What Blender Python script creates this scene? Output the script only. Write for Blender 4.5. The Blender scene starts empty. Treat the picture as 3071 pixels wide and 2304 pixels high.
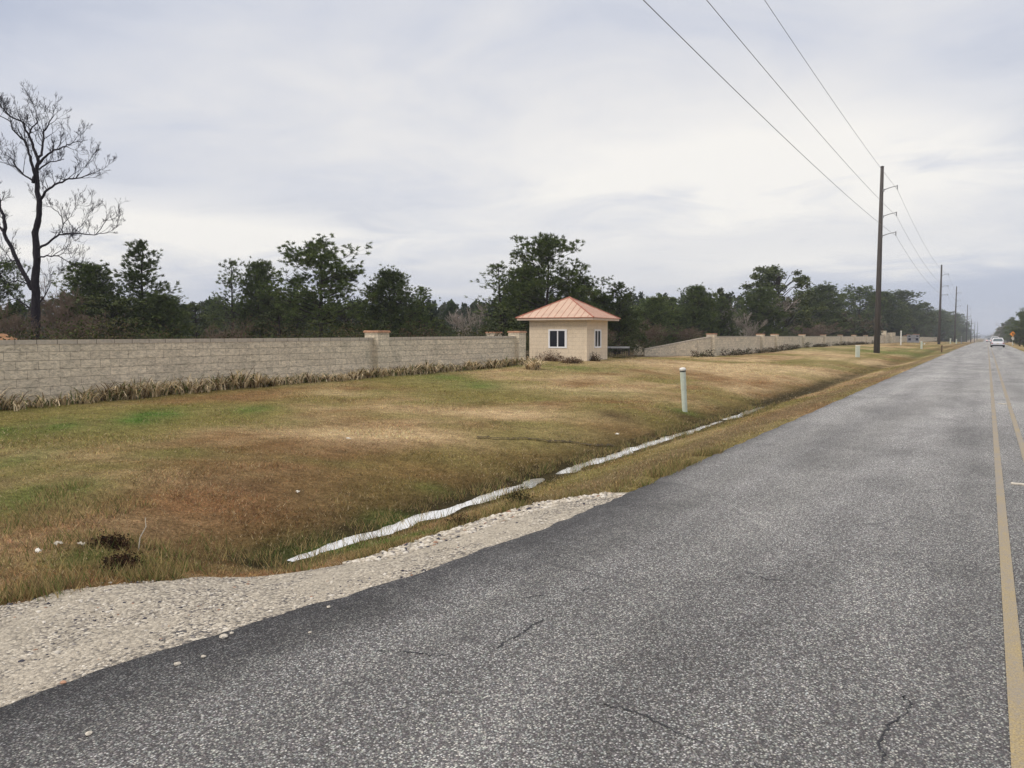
import bpy, bmesh, math, random
import numpy as np
from mathutils import Vector, Matrix
R = math.radians
random.seed(7); rng = np.random.default_rng(7)
sc = bpy.context.scene
COL = sc.collection

# ------------------------------------------------------------------ camera
EYE = 1.8; F = 2304.0; HZ = 1004.0; YAW = 31.7
PITCH = math.degrees(math.atan((1152 - HZ) / F))
cam = bpy.data.cameras.new('camera'); camo = bpy.data.objects.new('camera', cam); COL.objects.link(camo)
cam.sensor_width = 36; cam.lens = 27.0; cam.clip_start = 0.05; cam.clip_end = 6000
camo.location = (0, 0, EYE); camo.rotation_euler = (R(90 - PITCH), 0, R(YAW))
sc.camera = camo
# ------------------------------------------------------------------ sky
SUN_EL, SUN_AZ = 32.0, 215.0          # azimuth clockwise from +Y
w = bpy.data.worlds.new('World'); sc.world = w; w.use_nodes = True
def sky():
    nt = w.node_tree; N = nt.nodes; L = nt.links; N.clear()
    out = N.new('ShaderNodeOutputWorld'); bg = N.new('ShaderNodeBackground'); bg.inputs[1].default_value = 0.1
    L.new(bg.outputs[0], out.inputs[0])
    ns = N.new('ShaderNodeTexSky'); ns.sky_type = 'NISHITA'; ns.sun_disc = False
    ns.sun_elevation = R(SUN_EL); ns.sun_rotation = R(SUN_AZ)
    tc = N.new('ShaderNodeTexCoord'); sep = N.new('ShaderNodeSeparateXYZ'); L.new(tc.outputs['Generated'], sep.inputs[0])
    def m(op, a, b=None, c=None, clamp=False):
        n = N.new('ShaderNodeMath'); n.operation = op; n.use_clamp = clamp
        for i, v in enumerate((a, b, c)):
            if v is None: continue
            if hasattr(v, 'links'): L.new(v, n.inputs[i])
            else: n.inputs[i].default_value = v
        return n.outputs[0]
    X, Y, Z = sep.outputs
    zz = m('ADD', m('MAXIMUM', Z, 0.0), 0.15)
    # rotate so the streaks run across the view
    a = R(YAW - 12)
    xr = m('ADD', m('MULTIPLY', X, math.cos(a)), m('MULTIPLY', Y, math.sin(a)))
    yr = m('SUBTRACT', m('MULTIPLY', Y, math.cos(a)), m('MULTIPLY', X, math.sin(a)))
    cb = N.new('ShaderNodeCombineXYZ')
    L.new(m('MULTIPLY', m('DIVIDE', xr, zz), 0.8), cb.inputs[0]); L.new(m('DIVIDE', yr, zz), cb.inputs[1])
    def noise(sc_, det, rough, dist, vec, off=0):
        n = N.new('ShaderNodeTexNoise'); n.inputs['Scale'].default_value = sc_; n.inputs['Detail'].default_value = det
        n.inputs['Roughness'].default_value = rough; n.inputs['Distortion'].default_value = dist
        mp = N.new('ShaderNodeMapping'); mp.inputs['Location'].default_value = (off, off * .7, 0)
        L.new(vec, mp.inputs[0]); L.new(mp.outputs[0], n.inputs['Vector']); return n.outputs[0]
    n1 = noise(0.5, 5, .5, .5, cb.outputs[0], 3.1)
    n2 = noise(2.2, 8, .58, .6, cb.outputs[0], 8.2)
    n3 = noise(1.3, 6, .55, .2, tc.outputs['Generated'], 1.7)
    # azimuth to the right of the view axis, elevation
    b = R(YAW)
    vr = m('ADD', m('MULTIPLY', X, math.cos(b)), m('MULTIPLY', Y, math.sin(b)))
    vf = m('SUBTRACT', m('MULTIPLY', Y, math.cos(b)), m('MULTIPLY', X, math.sin(b)))
    az = m('ARCTAN2', vr, vf)
    el = m('ARCSINE', Z)
    def gauss(x, c, s):
        d = m('DIVIDE', m('SUBTRACT', x, c), s)
        return m('POWER', 2.718, m('MULTIPLY', m('MULTIPLY', d, d), -1))
    wob = m('MULTIPLY', m('SUBTRACT', n2, .5), .07)
    elw = m('ADD', el, wob)
    breaks = m('ADD', m('MULTIPLY', gauss(elw, R(11.5), R(3.8)), gauss(az, R(17), R(17))),
               m('MULTIPLY', m('MULTIPLY', gauss(elw, R(7.0), R(2.3)), gauss(az, R(-25), R(22))), .75))
    br2 = m('MULTIPLY', m('MULTIPLY', gauss(elw, R(5.2), R(1.0)), gauss(az, R(24), R(12))), .35)
    breaks = m('MULTIPLY', m('ADD', breaks, br2), 1.35)
    base = m('ADD', m('MULTIPLY', n1, .75), m('MULTIPLY', n2, .25))
    base = m('ADD', base, m('MULTIPLY', m('SUBTRACT', n3, .5), .3))
    cr = N.new('ShaderNodeValToRGB'); L.new(base, cr.inputs[0]); e = cr.color_ramp.elements
    e[0].position = .40; e[0].color = (.45, .495, .61, 1)
    e[1].position = .61; e[1].color = (.75, .745, .755, 1)
    e2 = e.new(.5); e2.color = (.6, .625, .70, 1)
    lowm = gauss(el, R(1.5), R(5.0))
    mixl = N.new('ShaderNodeMix'); mixl.data_type = 'RGBA'; L.new(m('MULTIPLY', lowm, .35), mixl.inputs[0])
    L.new(cr.outputs[0], mixl.inputs[6]); mixl.inputs[7].default_value = (.52, .55, .635, 1)
    mix = N.new('ShaderNodeMix'); mix.data_type = 'RGBA'
    amt = m('MULTIPLY', breaks, m('ADD', m('MULTIPLY', n2, 2.6), -.25), clamp=True)
    L.new(amt, mix.inputs[0]); L.new(mixl.outputs[2], mix.inputs[6]); mix.inputs[7].default_value = (.89, .865, .825, 1)
    # unlit band under the horizon
    sc10 = N.new('ShaderNodeVectorMath'); sc10.operation = 'SCALE'
    # an overcast sky is brighter overhead than at the horizon
    mr = N.new('ShaderNodeMapRange'); mr.interpolation_type = 'SMOOTHSTEP'; L.new(el, mr.inputs[0]); mr.inputs[1].default_value = R(30); mr.inputs[2].default_value = R(62)
    ov = N.new('ShaderNodeMix'); ov.data_type = 'RGBA'; L.new(mr.outputs[0], ov.inputs[0]); L.new(mix.outputs[2], ov.inputs[6]); ov.inputs[7].default_value = (1.62, 1.5, 1.36, 1)
    L.new(ov.outputs[2], sc10.inputs[0]); sc10.inputs['Scale'].default_value = 10
    fin = N.new('ShaderNodeMix'); fin.data_type = 'RGBA'; fin.inputs[0].default_value = .96
    L.new(ns.outputs[0], fin.inputs[6]); L.new(sc10.outputs[0], fin.inputs[7]); L.new(fin.outputs[2], bg.inputs[0])
sky()
sun = bpy.data.lights.new('sun', 'SUN'); sun.energy = 1.4; sun.angle = R(14); sun.color = (1, .9, .78)
suno = bpy.data.objects.new('sun', sun); COL.objects.link(suno)
sd = Vector((math.sin(R(SUN_AZ)) * math.cos(R(SUN_EL)), math.cos(R(SUN_AZ)) * math.cos(R(SUN_EL)), math.sin(R(SUN_EL))))
suno.rotation_euler = (-sd).to_track_quat('-Z', 'Y').to_euler(); suno.location = (0, 0, 60)
sc.view_settings.view_transform = 'Standard'; sc.view_settings.look = 'None'; sc.view_settings.exposure = 0.14; sc.view_settings.gamma = 1
sc.render.resolution_x = 1024; sc.render.resolution_y = 768
try:
    sc.render.engine = 'CYCLES'; sc.cycles.max_bounces = 5; sc.cycles.transparent_max_bounces = 8
    sc.cycles.volume_bounces = 0
except Exception: pass

# ------------------------------------------------------------------ terrain
def ss(a, b, x):
    t = np.clip((x - a) / (b - a), 0, 1); return t * t * (3 - 2 * t)
def vnoise(x, y, seed=0):
    xi = np.floor(x).astype(np.int64); yi = np.floor(y).astype(np.int64); fx = x - xi; fy = y - yi
    fx = fx * fx * (3 - 2 * fx); fy = fy * fy * (3 - 2 * fy)
    def h(a, b):
        n = (a * 374761393 + b * 668265263 + seed * 1442695041) & 0x7fffffff
        n = ((n ^ (n >> 13)) * 1274126177) & 0x7fffffff
        return ((n ^ (n >> 16)) & 0xffff) / 65535.0
    return (h(xi, yi) * (1 - fx) + h(xi + 1, yi) * fx) * (1 - fy) + (h(xi, yi + 1) * (1 - fx) + h(xi + 1, yi + 1) * fx) * fy
def fbm(x, y, o=4, seed=0, rough=.5):
    s = 0; a = 1; t = 0
    for i in range(o):
        s = s + a * vnoise(x * 2**i + 17.3 * i, y * 2**i - 9.1 * i, seed + i); t += a; a *= rough
    return s / t
def drop(Y):
    Y = np.asarray(Y, float); k = 9.1e-6
    a = -k * np.clip(Y, 0, 444)**2
    return a - .012 * np.clip(Y - 444, 0, 260)
PX = [-60, -19, -12, -9.5, -8.2, -7.4, -6.85, -6.32, -6.0, -5.68, -5.1, -4.45, -3.7, -3.3, 3.3, 3.9, 5.5, 7, 9, 30]
PZ = [0, 0, -.02, -.07, -.16, -.27, -.38, -.49, -.53, -.49, -.33, -.16, -.05, -.05, -.05, -.06, -.3, -.45, -.1, .1]
WG = ([-20, 0, 8, 20, 31, 38, 46, 52, 60, 80, 92, 130, 200, 400], [.1, .12, .16, .3, .44, .47, .33, .2, .13, .13, .36, .34, .3, .1])
PXF = np.array([-60, -19, -12, -8.2, -5.0, -3.7, -3.3]); PZF = np.array([0, 0, -.02, -.1, -.1, -.04, -.05])
def asph(Y): return np.interp(Y, [-30, -4, 0, 1.8, 2.3, 3.1, 3.8, 4.8, 6.0, 7.5, 9], [-14, -8, -4.6, -4.08, -4.03, -3.93, -3.77, -3.62, -3.5, -3.46, -3.46])
def grav(Y): return np.interp(Y, [-30, -2, 0, 1.6, 2.5, 3.2, 3.9, 4.46, 5.2, 6.0, 6.85, 7.6, 8.1, 8.35], [-60, -30, -14, -8.2, -5.85, -5.62, -5.3, -4.96, -4.66, -4.55, -4.45, -4.3, -3.7, -3.43])
def terr(X, Y):
    X = np.asarray(X, float); Y = np.asarray(Y, float)
    full = np.interp(X + .12 * (fbm(X * 0 + 3.3, Y * .35, 3, 5) - .5), PX, PZ); fill = np.where(X < 0, np.interp(X, PXF, PZF), full)
    t = ss(3.4, 5.6, Y + .3 * (X + 6.2)) if True else 1
    z = full * t + fill * (1 - t)
    far = ss(70, 160, Y)                      # the ditch gets shallower far off
    z = z * (1 - far * .5 * ((X < -4) & (X > -9.5)))
    g = np.interp(Y, *WG); z = z + g * ss(-8.5, -17.5, X)
    grass = ss(-3.6, -4.6, X) + ss(3.8, 5, X)
    und = (fbm(X * .35, Y * .22, 3, 11) - .5) * .14 * ss(-7.0, -9.5, X) * ss(-60, -17, X)
    und = und + (fbm(X * 3.1, Y * 3.1, 3, 23) - .5) * .035 * ((X > -6.6) & (X < -4.6))
    for a_, b_, h_ in ((10.9, .3, .022), (20.7, .3, .015), (25.9, .7, .05), (29, 2.0, .06), (37, 3, .07), (50, 9, .1)): und = und + h_ * np.exp(-((Y - a_) / b_)**2) * ((X > -6.8) & (X < -4.8))
    und = und + (fbm(X * 1.6, Y * 1.6, 4, 21, .6) - .5) * .075 * grass * ss(-5.9, -6.6, X)
    mound = .13 * np.exp(-(((X + 7.9) / 1.1)**2 + ((Y - 18.2) / 1.8)**2)) + .12 * np.exp(-(((X + 9.3) / 1.6)**2 + ((Y - 42) / 5)**2))
    mound = mound - .1 * np.exp(-(((X + 7.0) / .5)**2 + ((Y - 4.7) / .55)**2))
    mound = mound + .1 * np.exp(-(((X + 6.5) / .6)**2 + ((Y - 3.75) / .5)**2))
    return z + und + mound + drop(Y)
def tz(x, y): return float(terr(np.array([x]), np.array([y]))[0])
cy, sy = math.cos(R(YAW)), math.sin(R(YAW)); cp, sp_ = math.cos(R(PITCH)), math.sin(R(PITCH))
def ray(u, v):
    a, b = (u - 1535.5) / F, -(v - 1152) / F
    fwd = cp + b * sp_; up = -sp_ + b * cp
    return np.array([a * cy - fwd * sy, a * sy + fwd * cy, up])
def hit(u, v):
    """where the line of sight of a photo position meets the ground"""
    d = ray(u, v); t = 2.0
    while t < 1500:
        p = d * t
        if EYE + p[2] < tz(p[0], p[1]):
            a, b = t / 1.03, t
            for _ in range(12):
                m_ = (a + b) / 2; p = d * m_
                if EYE + p[2] < tz(p[0], p[1]): b = m_
                else: a = m_
            return float(p[0]), float(p[1])
        t *= 1.03
    return float(p[0]), float(p[1])
def at(u, z, v=HZ):
    """place at photo column u and forward distance z: x, y, height"""
    d = ray(u, v); f = -d[0] * sy + d[1] * cy; t = z / f
    return float(d[0] * t), float(d[1] * t), float(EYE + d[2] * t)

# ------------------------------------------------------------------ helpers
def tag(o, label=None, cat=None, group=None, kind=None):
    if label: o['label'] = label
    if cat: o['category'] = cat
    if group: o['group'] = group
    if kind: o['kind'] = kind
    return o
def link(name, me, mat, parent=None):
    o = bpy.data.objects.new(name, me); COL.objects.link(o)
    if mat is not None and len(me.materials) == 0: me.materials.append(mat)
    if parent is not None: o.parent = parent
    return o
def empty(name, loc=(0, 0, 0), rz=0, label=None, cat=None, group=None):
    o = bpy.data.objects.new(name, None); COL.objects.link(o); o.empty_display_size = .3
    o.location = loc; o.rotation_euler = (0, 0, rz); return tag(o, label, cat, group)
def copy_tree(o, parent=None):
    c = o.copy(); COL.objects.link(c)
    if parent is not None: c.parent = parent
    for ch in list(o.children): copy_tree(ch, c)
    return c
def mesh_np(name, V, faces_idx, nper, smooth=False, cols=None):
    """V (n,3); faces_idx flat int array with nper corners per face"""
    me = bpy.data.meshes.new(name); V = np.asarray(V, np.float32); fi = np.asarray(faces_idx, np.int32).ravel()
    nf = len(fi) // nper
    me.vertices.add(len(V)); me.vertices.foreach_set('co', V.ravel())
    me.loops.add(len(fi)); me.loops.foreach_set('vertex_index', fi)
    me.polygons.add(nf); me.polygons.foreach_set('loop_start', np.arange(0, nf * nper, nper, dtype=np.int32))
    try: me.polygons.foreach_set('loop_total', np.full(nf, nper, np.int32))
    except Exception: pass
    if smooth: me.polygons.foreach_set('use_smooth', np.ones(nf, bool))
    if cols is not None:
        c4 = np.ones((len(V), 4), np.float32); c4[:, :3] = cols
        ca = me.color_attributes.new('tint', 'FLOAT_COLOR', 'POINT'); ca.data.foreach_set('color', c4.ravel())
    me.update(calc_edges=True); return me
class MB:
    def __init__(s): s.v = []; s.f = []
    def add(s, vs, fs):
        b = len(s.v); s.v += [tuple(v) for v in vs]; s.f += [tuple(i + b for i in f) for f in fs]
    def box(s, x0, x1, y0, y1, z0, z1, M=None):
        vs = [(x, y, z) for z in (z0, z1) for y in (y0, y1) for x in (x0, x1)]
        if M is not None: vs = [M @ Vector(v) for v in vs]
        s.add(vs, [(0, 2, 3, 1), (4, 5, 7, 6), (0, 1, 5, 4), (2, 6, 7, 3), (0, 4, 6, 2), (1, 3, 7, 5)])
    def tube(s, pts, rad, n=6, cap=True):
        pts = [Vector(p) for p in pts]; b = len(s.v); up = Vector((.31, .22, .93)).normalized()
        for i, p in enumerate(pts):
            d = (pts[min(i + 1, len(pts) - 1)] - pts[max(i - 1, 0)])
            d = d.normalized() if d.length > 1e-7 else Vector((0, 0, 1))
            a = d.cross(up if abs(d.dot(up)) < .95 else Vector((1, 0, 0))).normalized(); c = d.cross(a)
            r = rad[i] if hasattr(rad, '__len__') else rad
            for k in range(n):
                t = 2 * math.pi * k / n; s.v.append(tuple(p + a * math.cos(t) * r + c * math.sin(t) * r))
        for i in range(len(pts) - 1):
            for k in range(n):
                k2 = (k + 1) % n; s.f.append((b + i * n + k, b + i * n + k2, b + (i + 1) * n + k2, b + (i + 1) * n + k))
        if cap:
            s.f.append(tuple(b + k for k in reversed(range(n)))); s.f.append(tuple(b + (len(pts) - 1) * n + k for k in range(n)))
    def lathe(s, prof, n=16, c=(0, 0, 0)):
        b = len(s.v)
        for r, z in prof:
            for k in range(n):
                t = 2 * math.pi * k / n; s.v.append((c[0] + r * math.cos(t), c[1] + r * math.sin(t), c[2] + z))
        for i in range(len(prof) - 1):
            for k in range(n):
                k2 = (k + 1) % n; s.f.append((b + i * n + k, b + i * n + k2, b + (i + 1) * n + k2, b + (i + 1) * n + k))
        s.f.append(tuple(b + (len(prof) - 1) * n + k for k in range(n))); s.f.append(tuple(b + k for k in reversed(range(n))))
    def build(s, name, mat, parent=None, smooth=False, bevel=0):
        me = bpy.data.meshes.new(name); me.from_pydata(s.v, [], s.f); me.update()
        if smooth: me.polygons.foreach_set('use_smooth', [True] * len(me.polygons))
        o = link(name, me, mat, parent)
        if bevel:
            md = o.modifiers.new('b', 'BEVEL'); md.width = bevel; md.segments = 2; md.limit_method = 'ANGLE'
        return o

# ------------------------------------------------------------------ materials
class NT:
    def __init__(s, name, rough=.9, spec=.2):
        s.m = bpy.data.materials.new(name); s.m.use_nodes = True; s.t = s.m.node_tree; s.N = s.t.nodes; s.L = s.t.links
        s.b = s.N['Principled BSDF']; s.b.inputs['Roughness'].default_value = rough
        s.b.inputs['Specular IOR Level'].default_value = spec
        s.tc = s.N.new('ShaderNodeTexCoord')
    def coord(s, scale=(1, 1, 1), rot=(0, 0, 0), loc=(0, 0, 0), src='Object'):
        mp = s.N.new('ShaderNodeMapping'); mp.inputs['Scale'].default_value = scale; mp.inputs['Rotation'].default_value = rot
        mp.inputs['Location'].default_value = loc; s.L.new(s.tc.outputs[src], mp.inputs[0]); return mp.outputs[0]
    def noise(s, vec, sc_, det=4, rough=.55, dist=0, col=False):
        n = s.N.new('ShaderNodeTexNoise'); n.inputs['Scale'].default_value = sc_; n.inputs['Detail'].default_value = det
        n.inputs['Roughness'].default_value = rough; n.inputs['Distortion'].default_value = dist
        s.L.new(vec, n.inputs['Vector']); return n.outputs[1 if col else 0]
    def voro(s, vec, sc_, feat='F1', out=0, rnd=1):
        n = s.N.new('ShaderNodeTexVoronoi'); n.feature = feat; n.inputs['Scale'].default_value = sc_; n.inputs['Randomness'].default_value = rnd
        s.L.new(vec, n.inputs['Vector']); return n.outputs[out]
    def ramp(s, fac, stops, interp='LINEAR'):
        n = s.N.new('ShaderNodeValToRGB'); n.color_ramp.interpolation = interp; s.L.new(fac, n.inputs[0]); e = n.color_ramp.elements
        while len(e) < len(stops): e.new(.5)
        for i, (p, c) in enumerate(stops):
            e[i].position = p; e[i].color = (c, c, c, 1) if not hasattr(c, '__len__') else (*c, 1)
        return n.outputs[0]
    def mix(s, fac, a, b, mode='MIX'):
        n = s.N.new('ShaderNodeMix'); n.data_type = 'RGBA'; n.blend_type = mode
        for i, v in ((0, fac), (6, a), (7, b)):
            if hasattr(v, 'links'): s.L.new(v, n.inputs[i])
            elif i == 0: n.inputs[0].default_value = v
            else: n.inputs[i].default_value = (*v, 1) if hasattr(v, '__len__') else (v, v, v, 1)
        return n.outputs[2]
    def math(s, op, a, b=None):
        n = s.N.new('ShaderNodeMath'); n.operation = op
        for i, v in enumerate((a, b)):
            if v is None: continue
            if hasattr(v, 'links'): s.L.new(v, n.inputs[i])
            else: n.inputs[i].default_value = v
        return n.outputs[0]
    def attr(s, name='tint'):
        n = s.N.new('ShaderNodeAttribute'); n.attribute_name = name; return n.outputs['Color']
    def bump(s, h, dist=.01, st=1):
        n = s.N.new('ShaderNodeBump'); n.inputs['Distance'].default_value = dist; n.inputs['Strength'].default_value = st
        s.L.new(h, n.inputs['Height']); s.L.new(n.outputs[0], s.b.inputs['Normal'])
    def col(s, c):
        if hasattr(c, 'links'): s.L.new(c, s.b.inputs['Base Color'])
        else: s.b.inputs['Base Color'].default_value = (*c, 1)
        return s.m
def plain(name, c, rough=.6, spec=.3, var=.15, vs=6, metal=0):
    n = NT(name, rough, spec); v = n.noise(n.coord(), vs, 5)
    n.b.inputs['Metallic'].default_value = metal
    return n.col(n.mix(1, c, n.ramp(v, [(.3, 1 - var), (.7, 1 + var)]), 'MULTIPLY'))
M = {}
# asphalt: chip seal
def m_asphalt():
    n = NT('chip_seal_asphalt', .62, .3); c = n.coord()
    stones = n.voro(c, 100, out=1); d = n.voro(c, 100, out=0)
    bw = n.N.new('ShaderNodeRGBToBW'); n.L.new(stones, bw.inputs[0])
    chips = n.ramp(bw.outputs[0], [(.3, .03), (.5, .11), (.68, .24), (.9, .52)])
    gap = n.ramp(d, [(.28, 1.1), (.66, .18)])
    base = n.mix(1, chips, gap, 'MULTIPLY')
    fine = n.noise(c, 160, 3, .6); base = n.mix(.22, base, n.ramp(fine, [(.35, .02), (.72, .36)]))
    base = n.mix(1, base, n.mix(.5, (1, 1, 1), n.ramp(n.noise(c, 34, 4, .7), [(.3, .7), (.7, 1.3)])), 'MULTIPLY')
    hue = n.mix(.26, (1.0, 1.0, 1.04), stones)
    base = n.mix(.5, base, n.mix(1, base, hue, 'MULTIPLY'))
    # lane wear: lighter wheel paths stretched along the road
    wear = n.noise(n.coord((.9, .03, 1)), 1.4, 3, .5)
    base = n.mix(1, base, n.ramp(wear, [(.3, .76), (.7, 1.26)]), 'MULTIPLY')
    pat = n.noise(n.coord((1, .5, 1)), .7, 6, .65, .5); base = n.mix(1, base, n.ramp(pat, [(.3, .66), (.7, 1.32)]), 'MULTIPLY')
    # bitumen-rich dark margin: distance from the ragged edge kept as an attribute
    at_ = n.N.new('ShaderNodeAttribute'); at_.attribute_name = 'tint'
    mg = n.math('ADD', at_.outputs['Fac'], n.math('MULTIPLY', n.math('SUBTRACT', n.noise(c, 3.5, 6, .7), .5), .9))
    base = n.mix(n.ramp(mg, [(.1, 1), (.9, 0)]), base, n.mix(1, base, (.3, .3, .32), 'MULTIPLY'))
    yy = n.N.new('ShaderNodeSeparateXYZ'); n.L.new(c, yy.inputs[0]); base = n.mix(1, base, n.ramp(n.math('MULTIPLY', n.math('ADD', yy.outputs[1], n.math('MULTIPLY', pat, 6)), .03), [(.1, .98), (.35, 1.35), (.9, 2.1)]), 'MULTIPLY')  # bitumen-dark by the apron; farther on, grazing sheen painted in as lighter albedo
    # cracks
    cw = n.mix(.12, c, n.noise(c, 1.7, 5, .7, col=True))
    cr = n.voro(cw, .55, 'DISTANCE_TO_EDGE')
    msk = n.ramp(n.noise(c, .45, 2), [(.52, 0), (.6, 1)])
    crack = n.math('MULTIPLY', n.ramp(cr, [(.0, 1), (.011, 0)]), msk)
    crack = n.math('MULTIPLY', crack, n.ramp(n.noise(c, 9, 3), [(.42, 0), (.55, 1)]))
    base = n.mix(n.math('MULTIPLY', crack, .75), base, (.03, .03, .033))
    n.bump(n.math('ADD', n.math('MULTIPLY', d, -1.0), n.math('MULTIPLY', fine, .4)), .006, .8)
    g = n.N.new('ShaderNodeGamma'); g.inputs[1].default_value = .92; n.L.new(base, g.inputs[0])
    return n.col(n.mix(1, g.outputs[0], (1.12, 1.10, 1.09), 'MULTIPLY'))
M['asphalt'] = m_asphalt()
def m_paint():
    n = NT('worn_yellow_paint', .75, .3); c = n.coord()
    fine = n.noise(c, 120, 3, .6); y = n.ramp(fine, [(.3, (.17, .135, .07)), (.6, (.45, .35, .17))])
    w_ = n.noise(n.coord((1, .25, 1)), 5, 6, .75)
    far = n.N.new('ShaderNodeSeparateXYZ'); n.L.new(c, far.inputs[0])
    fade = n.math('MULTIPLY', n.math('SUBTRACT', far.outputs[1], 5), .015)
    f = n.ramp(n.math('ADD', n.math('MULTIPLY', n.math('ADD', w_, n.noise(c, 45, 4, .8)), .5), n.math('MINIMUM', fade, .07)), [(.42, .1), (.62, .85)])
    return n.col(n.mix(f, y, (.25, .235, .225)))
M['yellow'] = m_paint()
def m_gravel():
    n = NT('pale_gravel', .95, .1); c = n.coord()
    s1 = n.voro(c, 50, out=1); d1 = n.voro(c, 50); b1 = n.N.new('ShaderNodeRGBToBW'); n.L.new(s1, b1.inputs[0])
    st = n.ramp(b1.outputs[0], [(.18, (.09, .09, .1)), (.36, (.32, .29, .25)), (.6, (.43, .39, .325)), (.9, (.64, .6, .52))])
    st = n.mix(1, st, n.ramp(d1, [(.4, 1), (.8, .45)]), 'MULTIPLY')
    fines = n.ramp(n.noise(c, 70, 6, .7), [(.3, (.27, .24, .195)), (.7, (.53, .485, .405))])
    k = n.ramp(n.noise(n.coord((1, .45, 1)), 1.6, 5, .7, .4), [(.42, 0), (.58, 1)])
    base = n.mix(n.math('MULTIPLY', k, .62), st, fines)
    base = n.mix(1, base, n.ramp(n.noise(c, 5, 5, .7), [(.3, .95), (.7, 1.3)]), 'MULTIPLY')
    n.bump(n.math('SUBTRACT', n.noise(c, 60, 5), d1), .012, .9); return n.col(base)
M['gravel'] = m_gravel()
def m_ground():
    n = NT('mown_grass_ground', 1, .05); c = n.coord(); a = n.attr()
    f = n.noise(c, 26, 8, .78); f2 = n.noise(c, 4, 6, .7)
    col = n.mix(1, a, n.ramp(f, [(.3, .22), (.5, .9), (.7, 1.8)]), 'MULTIPLY')
    col = n.mix(1, col, n.ramp(f2, [(.3, .8), (.7, 1.2)]), 'MULTIPLY')
    n.bump(f, .05, .8); return n.col(col)
M['ground'] = m_ground()
def m_blade(name, tr=.25):
    n = NT(name, .8, .1); a = n.attr(); n.col(a)
    tl = n.N.new('ShaderNodeBsdfTranslucent'); n.L.new(a, tl.inputs[0]); ms = n.N.new('ShaderNodeMixShader'); ms.inputs[0].default_value = tr
    o = n.N['Material Output']; n.L.new(n.b.outputs[0], ms.inputs[1]); n.L.new(tl.outputs[0], ms.inputs[2]); n.L.new(ms.outputs[0], o.inputs[0]); return n.m
M['blade'] = m_blade('grass_blades')
M['leaf'] = m_blade('brush_leaves', .15)
def m_needles(name, dark, light, warm=(.11, .085, .03)):
    n = NT(name, .75, .2); c = n.coord()
    oi = n.N.new('ShaderNodeObjectInfo')
    f = n.noise(c, 1.1, 3, .6); g = n.noise(c, 7, 3, .6)
    col = n.mix(n.ramp(f, [(.35, 0), (.65, 1)]), dark, light)
    col = n.mix(n.ramp(n.noise(c, .8, 2), [(.6, 0), (.75, .5)]), col, warm)
    col = n.mix(1, col, n.ramp(g, [(.3, .6), (.7, 1.45)]), 'MULTIPLY')
    col = n.mix(1, col, n.ramp(oi.outputs['Random'], [(0, .8), (1, 1.25)]), 'MULTIPLY')
    return n.col(col)
M['pine'] = m_needles('pine_needles', (.045, .07, .02), (.125, .165, .045))
M['pine2'] = m_needles('young_pine_needles', (.05, .075, .026), (.13, .17, .052))
M['ever'] = m_needles('evergreen_leaves', (.035, .052, .018), (.095, .115, .034))
def m_bark(name, c1, c2):
    n = NT(name, .95, .1); c = n.coord((1, 1, .35)); f = n.noise(c, 14, 6, .7)
    n.bump(f, .03, .8); return n.col(n.ramp(f, [(.3, c1), (.7, c2)]))
M['bark'] = m_bark('dark_bark', (.022, .019, .02), (.065, .055, .05))
M['black_bark'] = m_bark('blackish_bark', (.012, .01, .014), (.035, .03, .036))
M['grey_bark'] = m_bark('pale_bark', (.2, .17, .15), (.42, .37, .32))
M['twig'] = m_bark('brown_twigs', (.1, .075, .06), (.24, .18, .135))
def m_block():
    n = NT('split_face_block', .95, .1); tc = n.tc
    # wall coordinates: x along, z up
    sp = n.N.new('ShaderNodeSeparateXYZ'); n.L.new(tc.outputs['Object'], sp.inputs[0]); cb = n.N.new('ShaderNodeCombineXYZ')
    n.L.new(n.math('ADD', sp.outputs[0], sp.outputs[1]), cb.inputs[0]); n.L.new(sp.outputs[2], cb.inputs[1])
    wv = n.mix(.006, cb.outputs[0], n.noise(n.coord(), 7, 3, col=True))
    br = n.N.new('ShaderNodeTexBrick'); n.L.new(wv, br.inputs['Vector']); br.inputs['Scale'].default_value = 1
    br.inputs['Brick Width'].default_value = .48; br.inputs['Row Height'].default_value = .2; br.inputs['Mortar Size'].default_value = .0055
    br.inputs['Mortar Smooth'].default_value = .5
    br.inputs['Color1'].default_value = (.72, .635, .5, 1); br.inputs['Color2'].default_value = (.6, .53, .42, 1); br.inputs['Mortar'].default_value = (.42, .36, .285, 1)
    c = n.coord(); f = n.noise(n.coord((1, 1, 2.2)), 9, 8, .75, .5)
    col = n.mix(1, br.outputs[0], n.ramp(f, [(.3, .42), (.5, 1.0), (.68, 1.35)]), 'MULTIPLY')
    jn = n.ramp(n.noise(c, 1.9, 4, .7), [(.5, 0), (.62, 1)])
    col = n.mix(n.math('MULTIPLY', n.math('MULTIPLY', br.outputs['Fac'], jn), .6), col, (.09, .075, .06))
    # weathering: grey-green algae in blotches and dark runs
    g = n.ramp(n.noise(n.coord((1, 1, .8)), 1.3, 7, .7, .6), [(.52, 0), (.7, .55)]); col = n.mix(g, col, (.27, .26, .2))
    s = n.ramp(n.noise(n.coord((3, 3, .35)), 1.6, 6, .7), [(.62, 0), (.8, .6)]); col = n.mix(s, col, (.13, .105, .08))
    n.bump(n.math('SUBTRACT', f, n.math('MULTIPLY', br.outputs['Fac'], .8)), .035, .8); return n.col(col)
M['block'] = m_block()
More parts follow.
